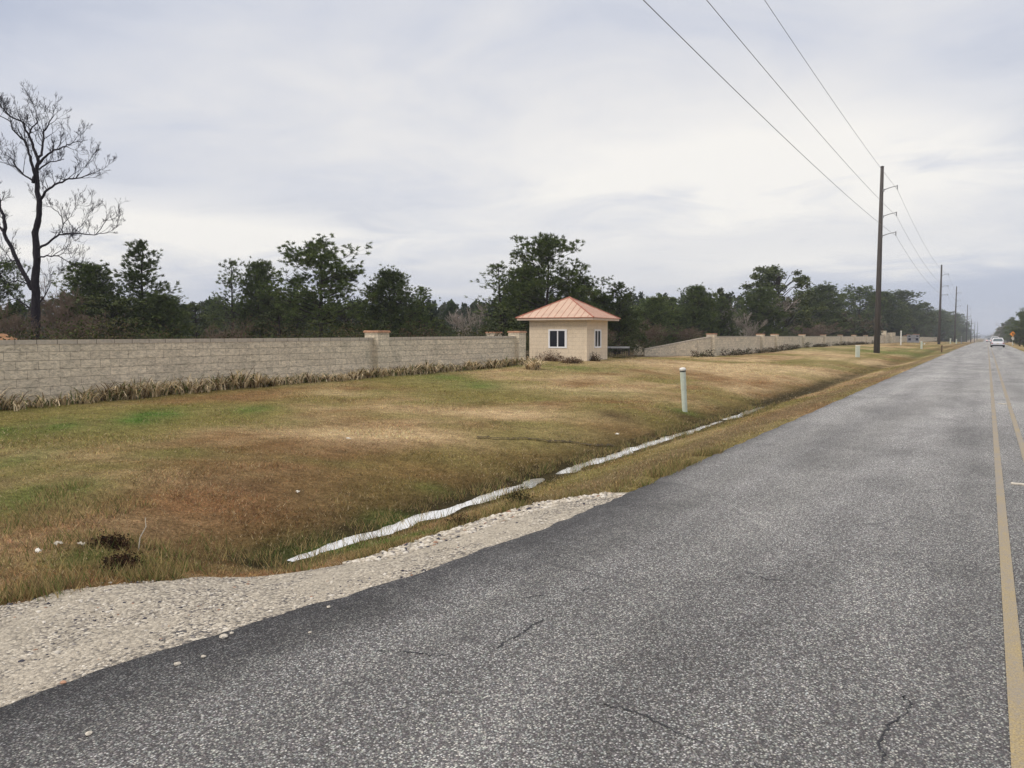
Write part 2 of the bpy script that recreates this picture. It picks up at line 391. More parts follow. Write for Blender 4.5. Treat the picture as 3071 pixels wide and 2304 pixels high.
def m_cap():
    n = NT('block_wall_coping', .95, .1); c = n.coord()
    sp = n.N.new('ShaderNodeSeparateXYZ'); n.L.new(c, sp.inputs[0])
    t = n.math('FRACT', n.math('MULTIPLY', sp.outputs[1], 1 / .46)); j = n.ramp(n.math('ABSOLUTE', n.math('SUBTRACT', t, .5)), [(.478, 0), (.49, 1)])
    f = n.noise(c, 12, 6, .7); col = n.ramp(f, [(.3, (.36, .32, .27)), (.7, (.56, .5, .42))])
    return n.col(n.mix(n.math('MULTIPLY', j, .85), col, (.06, .05, .045)))
M['cap'] = m_cap()
M['terra'] = plain('terracotta_tile', (.46, .27, .18), .85, .2, .35, 9)
def m_stucco():
    n = NT('cream_painted_block', .95, .1); sp = n.N.new('ShaderNodeSeparateXYZ'); n.L.new(n.tc.outputs['Object'], sp.inputs[0]); cb = n.N.new('ShaderNodeCombineXYZ')
    n.L.new(n.math('ADD', sp.outputs[0], sp.outputs[1]), cb.inputs[0]); n.L.new(sp.outputs[2], cb.inputs[1])
    br = n.N.new('ShaderNodeTexBrick'); n.L.new(cb.outputs[0], br.inputs['Vector']); br.inputs['Scale'].default_value = 1
    br.inputs['Brick Width'].default_value = .4; br.inputs['Row Height'].default_value = .2; br.inputs['Mortar Size'].default_value = .008; br.inputs['Mortar Smooth'].default_value = .6
    c = n.coord(); f = n.noise(c, 22, 6, .7); big = n.noise(n.coord((1, 1, .6)), 1.4, 5, .6)
    col = n.mix(1, (.74, .63, .49), n.ramp(f, [(.3, .82), (.7, 1.14)]), 'MULTIPLY'); col = n.mix(1, col, n.ramp(big, [(.3, .88), (.7, 1.08)]), 'MULTIPLY')
    col = n.mix(n.math('MULTIPLY', br.outputs['Fac'], .3), col, (.36, .28, .2))
    runs = n.math('MULTIPLY', n.ramp(n.noise(n.coord((5, 5, .3)), 1.7, 5, .7), [(.56, 0), (.72, 1)]), n.ramp(sp.outputs[2], [(.4, 1), (.9, 0)]))
    col = n.mix(n.math('MULTIPLY', runs, .5), col, (.2, .16, .12))
    n.bump(n.math('SUBTRACT', f, br.outputs['Fac']), .015, .6); return n.col(col)
M['stucco'] = m_stucco()
M['roof'] = plain('faded_copper_metal_roof', (.54, .38, .29), .55, .35, .1, 3)
M['roofcap'] = plain('red_ridge_metal', (.4, .16, .11), .5, .35, .15, 5)
M['fascia'] = plain('cream_fascia', (.6, .5, .42), .6)
M['vinyl'] = plain('white_vinyl', (.82, .83, .86), .4, .4, .04)
M['white'] = plain('white_plastic', (.74, .74, .7), .45, .4, .08)
M['marker'] = plain('pale_green_plastic', (.52, .575, .5), .5, .3, .1, 12)
M['grey'] = plain('galvanised_grey', (.26, .27, .29), .6, .4, .15)
M['dark'] = plain('dark_plastic', (.02, .02, .024), .5, .3)
M['navy'] = plain('navy_panel', (.02, .022, .05), .5, .3)
M['wood'] = plain('weathered_wood', (.13, .085, .06), .9, .1, .3)
def m_glass(name='window_glass', c=(.02, .022, .03)):
    n = NT(name, .06, .35); return n.col(c)
M['glass'] = m_glass()
def m_pole():
    n = NT('weathered_pole', .9, .15); f = n.noise(n.coord((4, 4, .25)), 3, 6, .7)
    return n.col(n.ramp(f, [(.3, (.055, .05, .047)), (.7, (.115, .103, .097))]))
M['pole'] = m_pole()
M['wire'] = plain('aluminium_wire', (.17, .17, .2), .5, .4)
M['orange'] = plain('orange_sign_face', (.75, .27, .03), .5, .3, .05)
M['carw'] = plain('white_car_paint', (.6, .61, .66), .25, .5, .02)
M['tyre'] = plain('tyre_rubber', (.02, .02, .02), .8, .2)
M['red'] = plain('red_lens', (.32, .03, .02), .3, .5)
M['stone'] = plain('pale_stone', (.55, .51, .44), .9, .15, .3, 30)
M['litter'] = plain('white_paper_scrap', (.78, .76, .7), .8)
M['clay'] = plain('orange_clay', (.33, .19, .11), .95, .1, .3, 2)
M['mudline'] = plain('dark_wet_soil', (.06, .045, .025), .9, .2, .4, 14)
def m_water():
    n = NT('still_ditch_water', .03, .5); n.b.inputs['Base Color'].default_value = (.93, .93, .92, 1); n.b.inputs['IOR'].default_value = 1.5
    n.b.inputs['Specular IOR Level'].default_value = 1.0
    n.b.inputs['Metallic'].default_value = .6; c = n.coord()
    n.b.inputs['Coat Weight'].default_value = .6; n.b.inputs['Coat Roughness'].default_value = .02
    n.bump(n.noise(c, 9, 3), .002, .4); return n.m
M['water'] = m_water()

# ------------------------------------------------------------------ ground sheet
GREEN = []   # x, y, rx, ry, strength of bright green patches
def gp(u, v, du, dv, s=1.0):
    x, y = hit(u, v); x2, y2 = hit(u + du, v); x3, y3 = hit(u, v + dv)
    GREEN.append((x, y, math.hypot(x2 - x, y2 - y), math.hypot(x3 - x, y3 - y), s))
for a in [(440, 1252, 95, 26, 1.3), (190, 1275, 90, 22, .9), (20, 1290, 80, 40, .9), (760, 1230, 55, 14, .7), (20, 1390, 60, 60, .6),
          (1340, 1130, 75, 13, .8), (1430, 1155, 70, 14, .8), (1180, 1560, 90, 22, .8), (90, 1500, 150, 70, .5), (1290, 1462, 50, 12, .4),
          (250, 1655, 110, 22, .9), (430, 1690, 60, 16, .6), (1240, 1605, 120, 9, 1.0), (1100, 1640, 90, 9, .9), (960, 1105, 170, 14, .6), (1200, 1110, 200, 12, .5),
          (1700, 1105, 130, 14, .5), (2055, 1240, 30, 10, .8), (2560, 1050, 130, 7, .6), (2700, 1060, 90, 6, .5), (1450, 1210, 60, 9, .3),
          (330, 1120, 300, 14, .45), (2790, 1055, 60, 5, .5)]: gp(*a)
DIRT = []
for u, v, du, dv in [(350, 1628, 45, 22), (2060, 1250, 30, 8), (1850, 1248, 60, 12)]:
    x, y = hit(u, v); x2, y2 = hit(u + du, v); x3, y3 = hit(u, v + dv); DIRT.append((x, y, math.hypot(x2 - x, y2 - y), math.hypot(x3 - x, y3 - y), .8))
def ell(L_):
    o = []
    for u, v, du, dv, s in L_:
        x, y = hit(u, v); x2, y2 = hit(u + du, v); x3, y3 = hit(u, v + dv); o.append((x, y, math.hypot(x2 - x, y2 - y), math.hypot(x3 - x, y3 - y), s))
    return o
TANS = ell([(1120, 1300, 300, 24, 1.1), (1500, 1245, 300, 16, 1), (1750, 1170, 200, 12, .8), (2250, 1105, 300, 18, .8), (2600, 1085, 160, 10, 1), (250, 1370, 200, 10, .5), (2000, 1330, 200, 14, .3), (1950, 1080, 300, 6, .8), (1000, 1180, 120, 8, .6)])
BROWNS = ell([(150, 1730, 220, 30, .8), (650, 1530, 380, 70, 1), (1250, 1420, 260, 40, .7), (560, 1190, 320, 16, .7), (450, 1680, 250, 30, .8), (1850, 1290, 200, 25, .5), (2300, 1150, 200, 12, .5), (1700, 1400, 160, 25, .5)])
OLIVES = ell([(60, 1420, 200, 110, .45), (120, 1480, 200, 60, 1), (500, 1360, 200, 25, .7), (60, 1310, 150, 30, .8), (300, 1400, 250, 20, .6), (1000, 1390, 180, 14, .6), (1580, 1270, 160, 9, .5), (1900, 1180, 260, 8, .5), (2500, 1100, 150, 6, .5), (760, 1270, 250, 14, .5)])
def lerp(a, b, t): return a + (b - a) * t[..., None]
def gcol(X, Y):
    X = np.asarray(X, float); Y = np.asarray(Y, float)
    brown = np.array([.2, .125, .058]); tan = np.array([.41, .305, .175]); olive = np.array([.17, .155, .05]); green = np.array([.078, .14, .03]); dk = np.array([.085, .058, .03])
    # broad tan bands running roughly along the road, brown between
    n = fbm(X * .16 + 3, Y * .075, 4, 31); n2 = fbm(X * .9, Y * .6, 4, 41); n3 = fbm(X * .28 + 9, Y * .2, 4, 51)
    dist = np.hypot(X, Y)
    c = lerp(brown, tan, ss(.36, .66, n * .55 + n2 * .45 + .09 * ss(10, 30, dist) - .03))
    c = lerp(c, olive, ss(.42, .64, n3 * .75 + .25 * n2 + .13 * ss(-9, -16, X) * ss(30, 14, Y)) * .85)
    c = lerp(c, np.broadcast_to(np.array([.15, .083, .043]), c.shape), .75 * np.exp(-((X + 8.2 + .25 * (Y - 7)) / 1.7)**2 - ((Y - 7.5) / 3.6)**2) * (.6 + .4 * ss(.4, .6, n2)))
    for A_, colr, in ((TANS, np.array([.47, .355, .21])), (BROWNS, np.array([.215, .122, .06])), (OLIVES, np.array([.15, .148, .05]))):
        tm = np.zeros_like(X)
        for x, y, rx, ry, s in A_: tm = np.maximum(tm, s * np.exp(-(((X - x) * cy + (Y - y) * sy) / max(rx, .3))**2 - ((-(X - x) * sy + (Y - y) * cy) / max(ry, .3))**2))
        c = lerp(c, np.broadcast_to(colr, c.shape), np.clip(tm * (.35 + 1.1 * fbm(X * 1.1 + 5, Y * .8, 4, 63)), 0, .9))
    # moist ditch banks: dark, greener
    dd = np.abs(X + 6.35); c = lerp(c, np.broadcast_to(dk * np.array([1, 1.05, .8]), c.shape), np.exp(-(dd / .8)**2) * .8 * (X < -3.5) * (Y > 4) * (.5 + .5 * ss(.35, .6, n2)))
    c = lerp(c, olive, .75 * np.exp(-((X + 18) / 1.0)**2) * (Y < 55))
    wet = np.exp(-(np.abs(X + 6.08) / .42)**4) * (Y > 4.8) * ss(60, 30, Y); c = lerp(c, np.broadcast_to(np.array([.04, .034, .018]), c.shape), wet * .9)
    # strip by the far road edge and the right verge
    c = lerp(c, olive * .9, .7 * np.exp(-((X + 8.9) / .7)**2) * ss(45, 75, Y))
    c = lerp(c, np.broadcast_to(np.array([.165, .12, .068]), c.shape), .8 * np.exp(-((X + 4.2) / .55)**2))
    gm = np.zeros_like(X)
    for x, y, rx, ry, s in GREEN:
        th = 0; gm = np.maximum(gm, s * np.exp(-(((X - x) * cy + (Y - y) * sy) / max(rx, .3))**2 - ((-(X - x) * sy + (Y - y) * cy) / max(ry, .3))**2))
    c = lerp(c, green, np.clip(gm * (.55 + .9 * (fbm(X * 1.8, Y * 1.8, 3, 61) - .25)), 0, .95))
    dm = np.zeros_like(X)
    for x, y, rx, ry, s in DIRT: dm = np.maximum(dm, s * np.exp(-((X - x) / max(rx, .3))**2 - ((Y - y) / max(ry, .3))**2))
    c = lerp(c, np.broadcast_to(dk, c.shape), dm)
    c = c * 1.12 * (.45 + .55 * fbm(X * 4.3, Y * 4.3, 3, 71, .7) + .55 * fbm(X * 15, Y * 15, 2, 72))[..., None]
    # behind the wall: leaf litter
    c = lerp(c, np.broadcast_to(np.array([.10, .075, .045]), c.shape), ss(-19, -22, X))
    return c
def axis(segs):
    out = []
    for a, b, s in segs: out.append(np.arange(a, b, s))
    return np.unique(np.round(np.concatenate(out), 4))
xs = axis([(-700, -100, 40), (-100, -40, 6), (-40, -20, 1), (-20, -8, .16), (-8, -3.2, .07), (-3.2, 3.2, 1.6), (3.2, 9, .3), (9, 30, 3), (30, 100, 10), (100, 701, 50)])
ys = axis([(-60, -4, 4), (-4, 1, .5), (1, 14, .09), (14, 45, .2), (45, 100, .8), (100, 300, 5), (300, 800, 20), (800, 1601, 100)])
GX, GY = np.meshgrid(xs, ys); GZ = terr(GX, GY)
nx, ny = len(xs), len(ys); ii = np.arange(nx * ny).reshape(ny, nx)
quads = np.stack([ii[:-1, :-1], ii[:-1, 1:], ii[1:, 1:], ii[1:, :-1]], -1).reshape(-1, 4)
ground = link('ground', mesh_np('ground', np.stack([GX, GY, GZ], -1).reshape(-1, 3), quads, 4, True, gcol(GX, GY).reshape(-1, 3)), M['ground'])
tag(ground, kind='structure')

# ------------------------------------------------------------------ road, gravel, markings, water
def strip(name, ys_, xl, xr, nxs, mat, lift, col=None, zf=None):
    ys_ = np.asarray(ys_); T = np.linspace(0, 1, nxs) if isinstance(nxs, int) else np.array(nxs)
    L_ = xl(ys_); R_ = xr(ys_); XX = L_[:, None] + (R_ - L_)[:, None] * T[None]; YY = np.repeat(ys_[:, None], len(T), 1)
    ZZ = (zf(XX, YY) if zf else drop(YY)) + lift
    k = np.arange(XX.size).reshape(XX.shape); q = np.stack([k[:-1, :-1], k[:-1, 1:], k[1:, 1:], k[1:, :-1]], -1).reshape(-1, 4)
    c = None
    if col: c = np.repeat(col(XX, YY).reshape(-1, 1), 3, 1)
    me = mesh_np(name, np.stack([XX, YY, ZZ], -1).reshape(-1, 3), q, 4, True, c)
    return link(name, me, mat)
yr = axis([(-40, 0, 2), (0, 14, .05), (14, 60, .5), (60, 500, 5), (500, 1400, 30)])
jag = lambda Y, s, a: a * (fbm(Y * 2.3, Y * 0 + s, 5, 3) - .5) * 2
edgeL = lambda Y: asph(Y) + jag(Y, 1.5, .06) + .035 * (fbm(Y * 11, Y * 0 + 6, 3, 44) - .5)
def crown(X, Y): return drop(Y) - .03 * ((X / 3.5)**2).clip(0, 1.5)
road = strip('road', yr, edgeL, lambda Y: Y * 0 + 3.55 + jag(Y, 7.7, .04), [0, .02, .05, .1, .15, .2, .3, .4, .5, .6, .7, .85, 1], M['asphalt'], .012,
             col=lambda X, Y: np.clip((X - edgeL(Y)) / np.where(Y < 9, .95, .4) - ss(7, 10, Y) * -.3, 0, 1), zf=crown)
tag(road, kind='structure')
def gz(X, Y): return np.maximum(terr(X, Y), np.where(X > -4.4, crown(X, Y), -9)) + .0
gv = strip('gravel_shoulder', axis([(-8, 0, .4), (0, 10, .06)]), lambda Y: grav(Y) + jag(Y, 4.2, .13), lambda Y: edgeL(Y) + .12, 40, M['gravel'], .006, zf=lambda X, Y: np.where(X > asph(Y), crown(X, Y) - .012, terr(X, Y) + .02 * (fbm(X * 3, Y * 3, 3, 9) - .3)) )
tag(gv, kind='structure')
for a, b in ((.145, .225), (.495, .578)):
    o = strip('centre_line', yr[yr < 500], lambda Y: Y * 0 + a, lambda Y: Y * 0 + b, 2, M['yellow'], .018, zf=crown)
    tag(o, kind='structure')
for Yc, x0, lb in ((10.9, .30, 'small pale reflector strip between the yellow lines, nearest the camera'), (23.5, .30, 'small faded reflector strip between the yellow lines, farther up the road')):
    b = MB(); b.box(x0, x0 + .19, Yc - .03, Yc + .03, float(drop(Yc)) + .012, float(drop(Yc)) + .032)
    tag(b.build('road_reflector', M['stone'], bevel=.006), lb, 'road marker', 'reflectors between the centre lines')
CR = [[(1120, 1948), (1180, 1950), (1245, 1955), (1300, 1966), (1345, 1962)], [(1480, 1948), (1520, 1925), (1560, 1905), (1592, 1880), (1640, 1850)], [(1800, 2118), (1870, 2130), (1960, 2165), (2040, 2210), (2110, 2240)], [(2700, 2090), (2735, 2120), (2720, 2150), (2665, 2180), (2640, 2230), (2655, 2304)], [(1560, 1795), (1600, 1788), (1650, 1784)], [(1740, 1775), (1775, 1758)], [(2230, 1715), (2300, 1742), (2380, 1748)]]
def hit_road(u, v):
    d = ray(u, v); t = -(EYE - .0) / d[2]; return float(d[0] * t), float(d[1] * t)
V = []; Q = []
for ln in CR:
    pp = [hit_road(*q) for q in ln]; st_ = []
    for a, b in zip(pp[:-1], pp[1:]):
        for t in np.linspace(0, 1, 9, endpoint=False): st_.append((a[0] + (b[0] - a[0]) * t + random.uniform(-.012, .012), a[1] + (b[1] - a[1]) * t + random.uniform(-.012, .012)))
    for i, (x, y) in enumerate(st_):
        q0 = st_[max(i - 1, 0)]; q1 = st_[min(i + 1, len(st_) - 1)]; dx, dy = q1[0] - q0[0], q1[1] - q0[1]; l = math.hypot(dx, dy) + 1e-6; wd = random.uniform(.0015, .0065) * min(1, i / 3, (len(st_) - 1 - i) / 3 + .1)
        for s_ in (-1, 1): X_, Y_ = x - dy / l * s_ * wd, y + dx / l * s_ * wd; V.append((X_, Y_, float(crown(np.array([X_]), np.array([Y_]))[0]) + .016))
        if i: k = len(V) - 2; Q.append((k - 2, k, k + 1, k - 1))
tag(link('road_crack', mesh_np('road_crack', np.array(V), np.array(Q), 4), M['dark']), kind='structure')
# ditch water in three pools
wl = -.514
for y0, y1 in ((4.9, 27), (31.5, 36)):
    o = strip('ditch_water', np.arange(y0, y1, .25), lambda Y: Y * 0 - 6.7, lambda Y: Y * 0 - 5.0, 3, M['water'], wl, zf=lambda X, Y: drop(Y))
    tag(o, kind='structure')
# dark rill that runs down the field into the ditch
pts = [hit(u, v) for u, v in ((1430, 1314), (1500, 1318), (1560, 1317), (1640, 1326), (1720, 1329), (1780, 1338), (1850, 1341))]
V = []; Q = []
P2 = []
for (x0, y0), (x1, y1) in zip(pts[:-1], pts[1:]):
    for t in np.linspace(0, 1, 12, endpoint=False): P2.append((x0 + (x1 - x0) * t, y0 + (y1 - y0) * t))
for i, (x, y) in enumerate(P2):
    dx, dy = (P2[min(i + 1, len(P2) - 1)][0] - P2[max(i - 1, 0)][0], P2[min(i + 1, len(P2) - 1)][1] - P2[max(i - 1, 0)][1]); l = math.hypot(dx, dy); nx_, ny_ = -dy / l, dx / l
    wd = .02 + .035 * random.random(); j = random.uniform(-.05, .05)
    for s in (-1, 1): xx, yy_ = x + nx_ * (s * wd + j), y + ny_ * (s * wd + j); V.append((xx, yy_, tz(xx, yy_) + .03))
    if i: k = 2 * i; Q.append((k - 2, k, k + 1, k - 1))
tag(link('drainage_rill', mesh_np('drainage_rill', np.array(V), np.array(Q), 4), M['mudline']), kind='structure')

# ------------------------------------------------------------------ grass blades (stuff)
def blades(name, X, Y, h, wdt, lean, cols, mat, z0=None, drp=.35, label=None, cat='grass'):
    n = len(X); Z = terr(X, Y) if z0 is None else z0
    th = rng.uniform(0, 2 * np.pi, n); la = rng.uniform(0, 2 * np.pi, n)
    bx, by = np.cos(th) * wdt / 2, np.sin(th) * wdt / 2
    lx, ly = np.cos(la) * lean * h, np.sin(la) * lean * h
    B = np.stack([X, Y, Z - .01], -1)
    v0 = B + np.stack([bx, by, 0 * bx], -1); v1 = B - np.stack([bx, by, 0 * bx], -1)
    v2 = B + np.stack([lx, ly, h], -1)
    V = np.stack([v0, v1, v2], 1).reshape(-1, 3); C = np.repeat(cols[:, None], 3, 1).reshape(-1, 3)
    o = link(name, mesh_np(name, V, np.arange(n * 3), 3, False, C), mat)
    return tag(o, kind='stuff', label=label, cat=cat)
def field_pts(n, dmin, dmax, az0=-40, az1=40, p=1.0):
    # density falls off with distance from the viewer's standpoint
    d = dmin * (dmax / dmin)**(rng.random(n)**p); a = R(YAW) - np.radians(rng.uniform(az0, az1, n))
    return -np.sin(a) * d, np.cos(a) * d
X, Y = field_pts(620000, 4.5, 55, p=.85)
k = (X < grav(Y) - .02 + .25 * (rng.random(len(X)) - .5)) & (X > -19.2) & (X < -3.5 + .08 * rng.random(len(X))) & ~(terr(X, Y) < drop(Y) - .5)
X, Y = X[k], Y[k]; D = np.hypot(X, Y)
gc = gcol(X, Y) * 1.12 * rng.uniform(.55, 1.9, len(X))[:, None] * (1 + rng.normal(0, .08, (len(X), 3)))
pale = rng.random(len(X)) < .13; gc[pale] = np.array([.5, .4, .25]) * rng.uniform(.6, 1.2, (pale.sum(), 1))
hh = rng.uniform(.012, .038, len(X)) * (1 + .5 * (fbm(X, Y, 2, 81) > .6))
blades('grass', X, Y, hh, .006 + .0007 * D, rng.uniform(.3, 1.6, len(X)), np.clip(gc, .01, .8), M['blade'], label='short brown and green winter grass covering the field before the wall')
# taller tufts along the gravel edge and around the ditch water
n = 16000; Y = rng.uniform(1.5, 12, n); X = grav(Y) - np.abs(rng.normal(0, .22, n)); k = (fbm(X * 2.5, Y * 2.5, 3, 90) > .47); X, Y = X[k], Y[k]
n2 = 15000; Y2 = rng.uniform(5, 26, n2); X2 = -6.0 + np.where(rng.random(n2) < .5, -1, 1) * rng.uniform(.1, .42, n2); k2 = fbm(X2 * 5, Y2 * 3.6, 3, 91) > .47; X2, Y2 = X2[k2], Y2[k2]
n3 = 9000; X3 = rng.uniform(-9.5, -5.6, n3); Y3 = rng.uniform(2.4, 5.2, n3); k3 = fbm(X3 * 1.6, Y3 * 1.6, 3, 92) > .5; X3, Y3 = X3[k3], Y3[k3]
X, Y = np.concatenate([X, X2, X3]), np.concatenate([Y, Y2, Y3])
t = rng.random((len(X), 1)); c = np.where(t < .6, [[.36, .28, .13]], np.where(t < .85, [[.13, .17, .05]], [[.2, .13, .07]])) * rng.uniform(.6, 1.3, (len(X), 1))
blades('tall_grass', X, Y, rng.uniform(.04, .14, len(X)), .007 + rng.random(len(X)) * .004, rng.uniform(.2, .9, len(X)), c, M['blade'], label='taller dry grass along the gravel edge and ditch water')

# dry arching border grass at the foot of the left wall
def arching(cx, cy_, n, hmin, hmax, spread, z0=None, pal=((.78, .65, .45), (.62, .5, .3), (.13, .15, .055), (.2, .14, .075)), pr=(.32, .25, .2, .23), wd=.022, seg=4, out=.9):
    """n ribbons leaving (cx, cy): returns V, Q, C"""
    th = rng.uniform(0, 2 * np.pi, n); h = rng.uniform(hmin, hmax, n); o = rng.uniform(.2, out, n) * h
    r0 = spread * np.sqrt(rng.random(n)); a0 = rng.uniform(0, 2 * np.pi, n); X0 = cx + r0 * np.cos(a0); Y0 = cy_ + r0 * np.sin(a0)
    Z0 = terr(X0, Y0) - .02 if z0 is None else np.full(n, z0)
    ts = np.linspace(0, 1, seg + 1); V = []
    dr = rng.uniform(.3, 1.45, n)
    for t in ts:
        x = X0 + np.cos(th) * o * t**1.3; y = Y0 + np.sin(th) * o * t**1.3; z = Z0 + h * (1.6 * t - dr * .95 * t**2.2) / (1.6 - .5 * dr)
        ww = wd * (1 - .75 * t) * rng.uniform(.8, 1.2, n); px, py = -np.sin(th) * ww / 2, np.cos(th) * ww / 2
        V.append(np.stack([x + px, y + py, z], -1)); V.append(np.stack([x - px, y - py, z], -1))
    V = np.stack(V, 1); m_ = V.shape[1]; base = (np.arange(n) * m_)[:, None]
    Q = np.concatenate([base + np.array([[2 * i, 2 * i + 1, 2 * i + 3, 2 * i + 2]]) for i in range(seg)], 1).reshape(-1, 4)
    idx = rng.choice(len(pal), n, p=pr); C = np.array(pal)[idx] * rng.uniform(.65, 1.3, (n, 1)); C = np.repeat(C[:, None], m_, 1).reshape(-1, 3)
    return V.reshape(-1, 3), Q, C
def merge(parts):
    Vs, Qs, Cs = [], [], []; b = 0
    for V, Q, C in parts: Vs.append(V); Qs.append(Q + b); Cs.append(C); b += len(V)
    return np.concatenate(Vs), np.concatenate(Qs), np.concatenate(Cs)
WX = -18.5
parts = []; y = 4.5
while y < 31.2:
    d = float(vnoise(np.array([y * 1.3]), np.array([2.0]), 3)[0]); near = ss(4, 30, np.array([y]))[()]
    s = .55 + .75 * d
    parts.append(arching(WX + .45 + random.uniform(-.12, .1), y, int(26 + 46 * d), .2 * s, .6 * s, .2, wd=.026 + .0013 * y, out=1.5))
    if random.random() < .35: parts.append(arching(WX + .62, y, 22, .1, .4, .25, wd=.03, out=1.3))
    y += random.uniform(.2, .5)
V, Q, C = merge(parts)
tag(link('border_grass', mesh_np('border_grass', V, Q, 4, False, C), M['blade']), 'tan and green arching border grass along the foot of the long left wall', 'grass', kind='stuff')
hx, hy = hit(1598, 1108)
V, Q, C = arching(0, 0, 230, .3, .62, .3, z0=0, pr=(.42, .3, .08, .2), wd=.04, out=1.5)
o = link('grass_clump', mesh_np('grass_clump', V, Q, 4, False, C), M['blade']); o.location = (hx, hy, tz(hx, hy) - .03)
tag(o, 'large fountain-like clump of tan grass where the left wall meets the small house', 'grass clump')

# loose gravel stones
def stones(name, X, Y, S, cols, zlift, label):
    ico = bmesh.new(); bmesh.ops.create_icosphere(ico, subdivisions=1, radius=1); iv = np.array([v.co[:] for v in ico.verts]); jf = np.array([[v.index for v in f.verts] for f in ico.faces]); ico.free()
    n = len(X); Z = zlift; P = iv[None] * S[:, None, None] * (1 + rng.normal(0, .2, (n, len(iv), 1))) * np.stack([rng.uniform(.7, 1.3, n), rng.uniform(.7, 1.3, n), rng.uniform(.4, .75, n)], -1)[:, None]
    V = P + np.stack([X, Y, Z + S * .2], -1)[:, None]; Q = (np.arange(n) * len(iv))[:, None, None] + jf[None]
    C = np.repeat(cols[:, None], len(iv), 1).reshape(-1, 3)
    return tag(link(name, mesh_np(name, V.reshape(-1, 3), Q.reshape(-1, 3), 3, False, C), M['leaf']), label, 'gravel', kind='stuff')
n = 26000; Y = rng.uniform(.8, 8.2, n)**1.0; T = rng.random(n) * 1.0 + (rng.random(n) < .02) * rng.random(n) * .5; X = grav(Y) * (1 - T) + edgeL(Y) * T; X += np.where(rng.random(n) < .15, -.12, 0)
k = (fbm(X * 1.5, Y * 1.2, 3, 95) > .54) | (rng.random(n) < .18); X, Y = X[k], Y[k]
S = .003 + .009 * rng.random(len(X))**2.2 + (rng.random(len(X)) < .04) * .009; 
pal = np.array([[.58, .53, .45], [.43, .39, .33], [.74, .7, .63], [.07, .07, .09], [.3, .28, .27], [.4, .25, .18]]); C = pal[rng.choice(6, len(X), p=[.32, .22, .2, .13, .1, .03])] * rng.uniform(.8, 1.15, (len(X), 1))
stones('gravel_stones', X, Y, S, C, np.where(X > asph(Y), crown(X, Y), terr(X, Y)) + .004, 'loose pale stones strewn over the gravel shoulder')
# the crushed rock heap by the ditch at the apron's narrow end
n = 1500; Y = rng.uniform(4.9, 8.1, n); X = grav(Y) - .03 + .42 * rng.random(n); S = rng.uniform(.012, .032, n); C = pal[rng.choice(6, n, p=[.35, .25, .27, .06, .05, .02])]
stones('crushed_rock', X, Y, S, C, terr(X, Y) + .006, 'coarse white rock at the narrow end of the gravel shoulder')
st = [(671, 1925, .022), (695, 1913, .012), (610, 1982, .013), (532, 2005, .016), (267, 2223, .015), (986, 1833, .013), (886, 1835, .013), (190, 2066, .014), (930, 1913, .01)]
names = ['largest pale pebble on the dark asphalt near the gravel', 'small pale pebble beside the largest one on the asphalt', 'pale pebble on the asphalt below the largest pebble', 'tan pebble on the dark asphalt nearest the gravel bend',
         'white pebble alone on the asphalt near the bottom of the picture', 'pale pebble on the asphalt edge right beside the gravel tip', 'cream pebble on the asphalt just left of the gravel-edge pebble', 'reddish pebble at the asphalt edge near the lower left', 'tiny pale pebble farthest right on the dark asphalt margin']
for (u, v, r), lb in zip(st, names):
    x, y = hit(u, v); bm = bmesh.new(); bmesh.ops.create_icosphere(bm, subdivisions=2, radius=r)
    for vv in bm.verts: vv.co = Vector((vv.co.x * 1.2, vv.co.y, vv.co.z * .6)) * random.uniform(.85, 1.12)
    me = bpy.data.meshes.new('pebble'); bm.to_mesh(me); bm.free(); o = link('pebble', me, M['stone'] if r != .014 else M['terra'])
    o.location = (x, y, float(crown(np.array([x]), np.array([y]))[0]) + .012 + r * .4); o.rotation_euler = (0, 0, random.random() * 6); tag(o, lb, 'pebble', 'pebbles lying on the asphalt')
# litter
for u, v, s, lb in ((1045, 1322, .03, 'white paper scrap lying in the middle of the field'), (1851, 1307, .03, 'white scrap of litter in the grass just above the ditch'), (893, 1484, .018, 'pale crumpled scrap in the brown grass near the ditch'),
                    (115, 1665, .022, 'white stone-like scrap by the bushes at the lower left'), (172, 1643, .03, 'flat pale rubble piece left of the dark weeds'), (245, 1645, .025, 'pale rubble piece touching the dark weeds')):
    x, y = hit(u, v); bm = bmesh.new(); bmesh.ops.create_grid(bm, x_segments=4, y_segments=3, size=s)
    for q in bm.verts: q.co.z = random.uniform(0, .03); q.co.x *= 1.4 * random.uniform(.8, 1.1); q.co.y *= random.uniform(.5, 1)
    bmesh.ops.solidify(bm, geom=bm.faces[:], thickness=.006)
    me = bpy.data.meshes.new('litter'); bm.to_mesh(me); bm.free(); o = link('litter', me, M['litter'] if 'rubble' not in lb else M['stone']); o.location = (x, y, tz(x, y) + .03); tag(o, lb, 'litter')

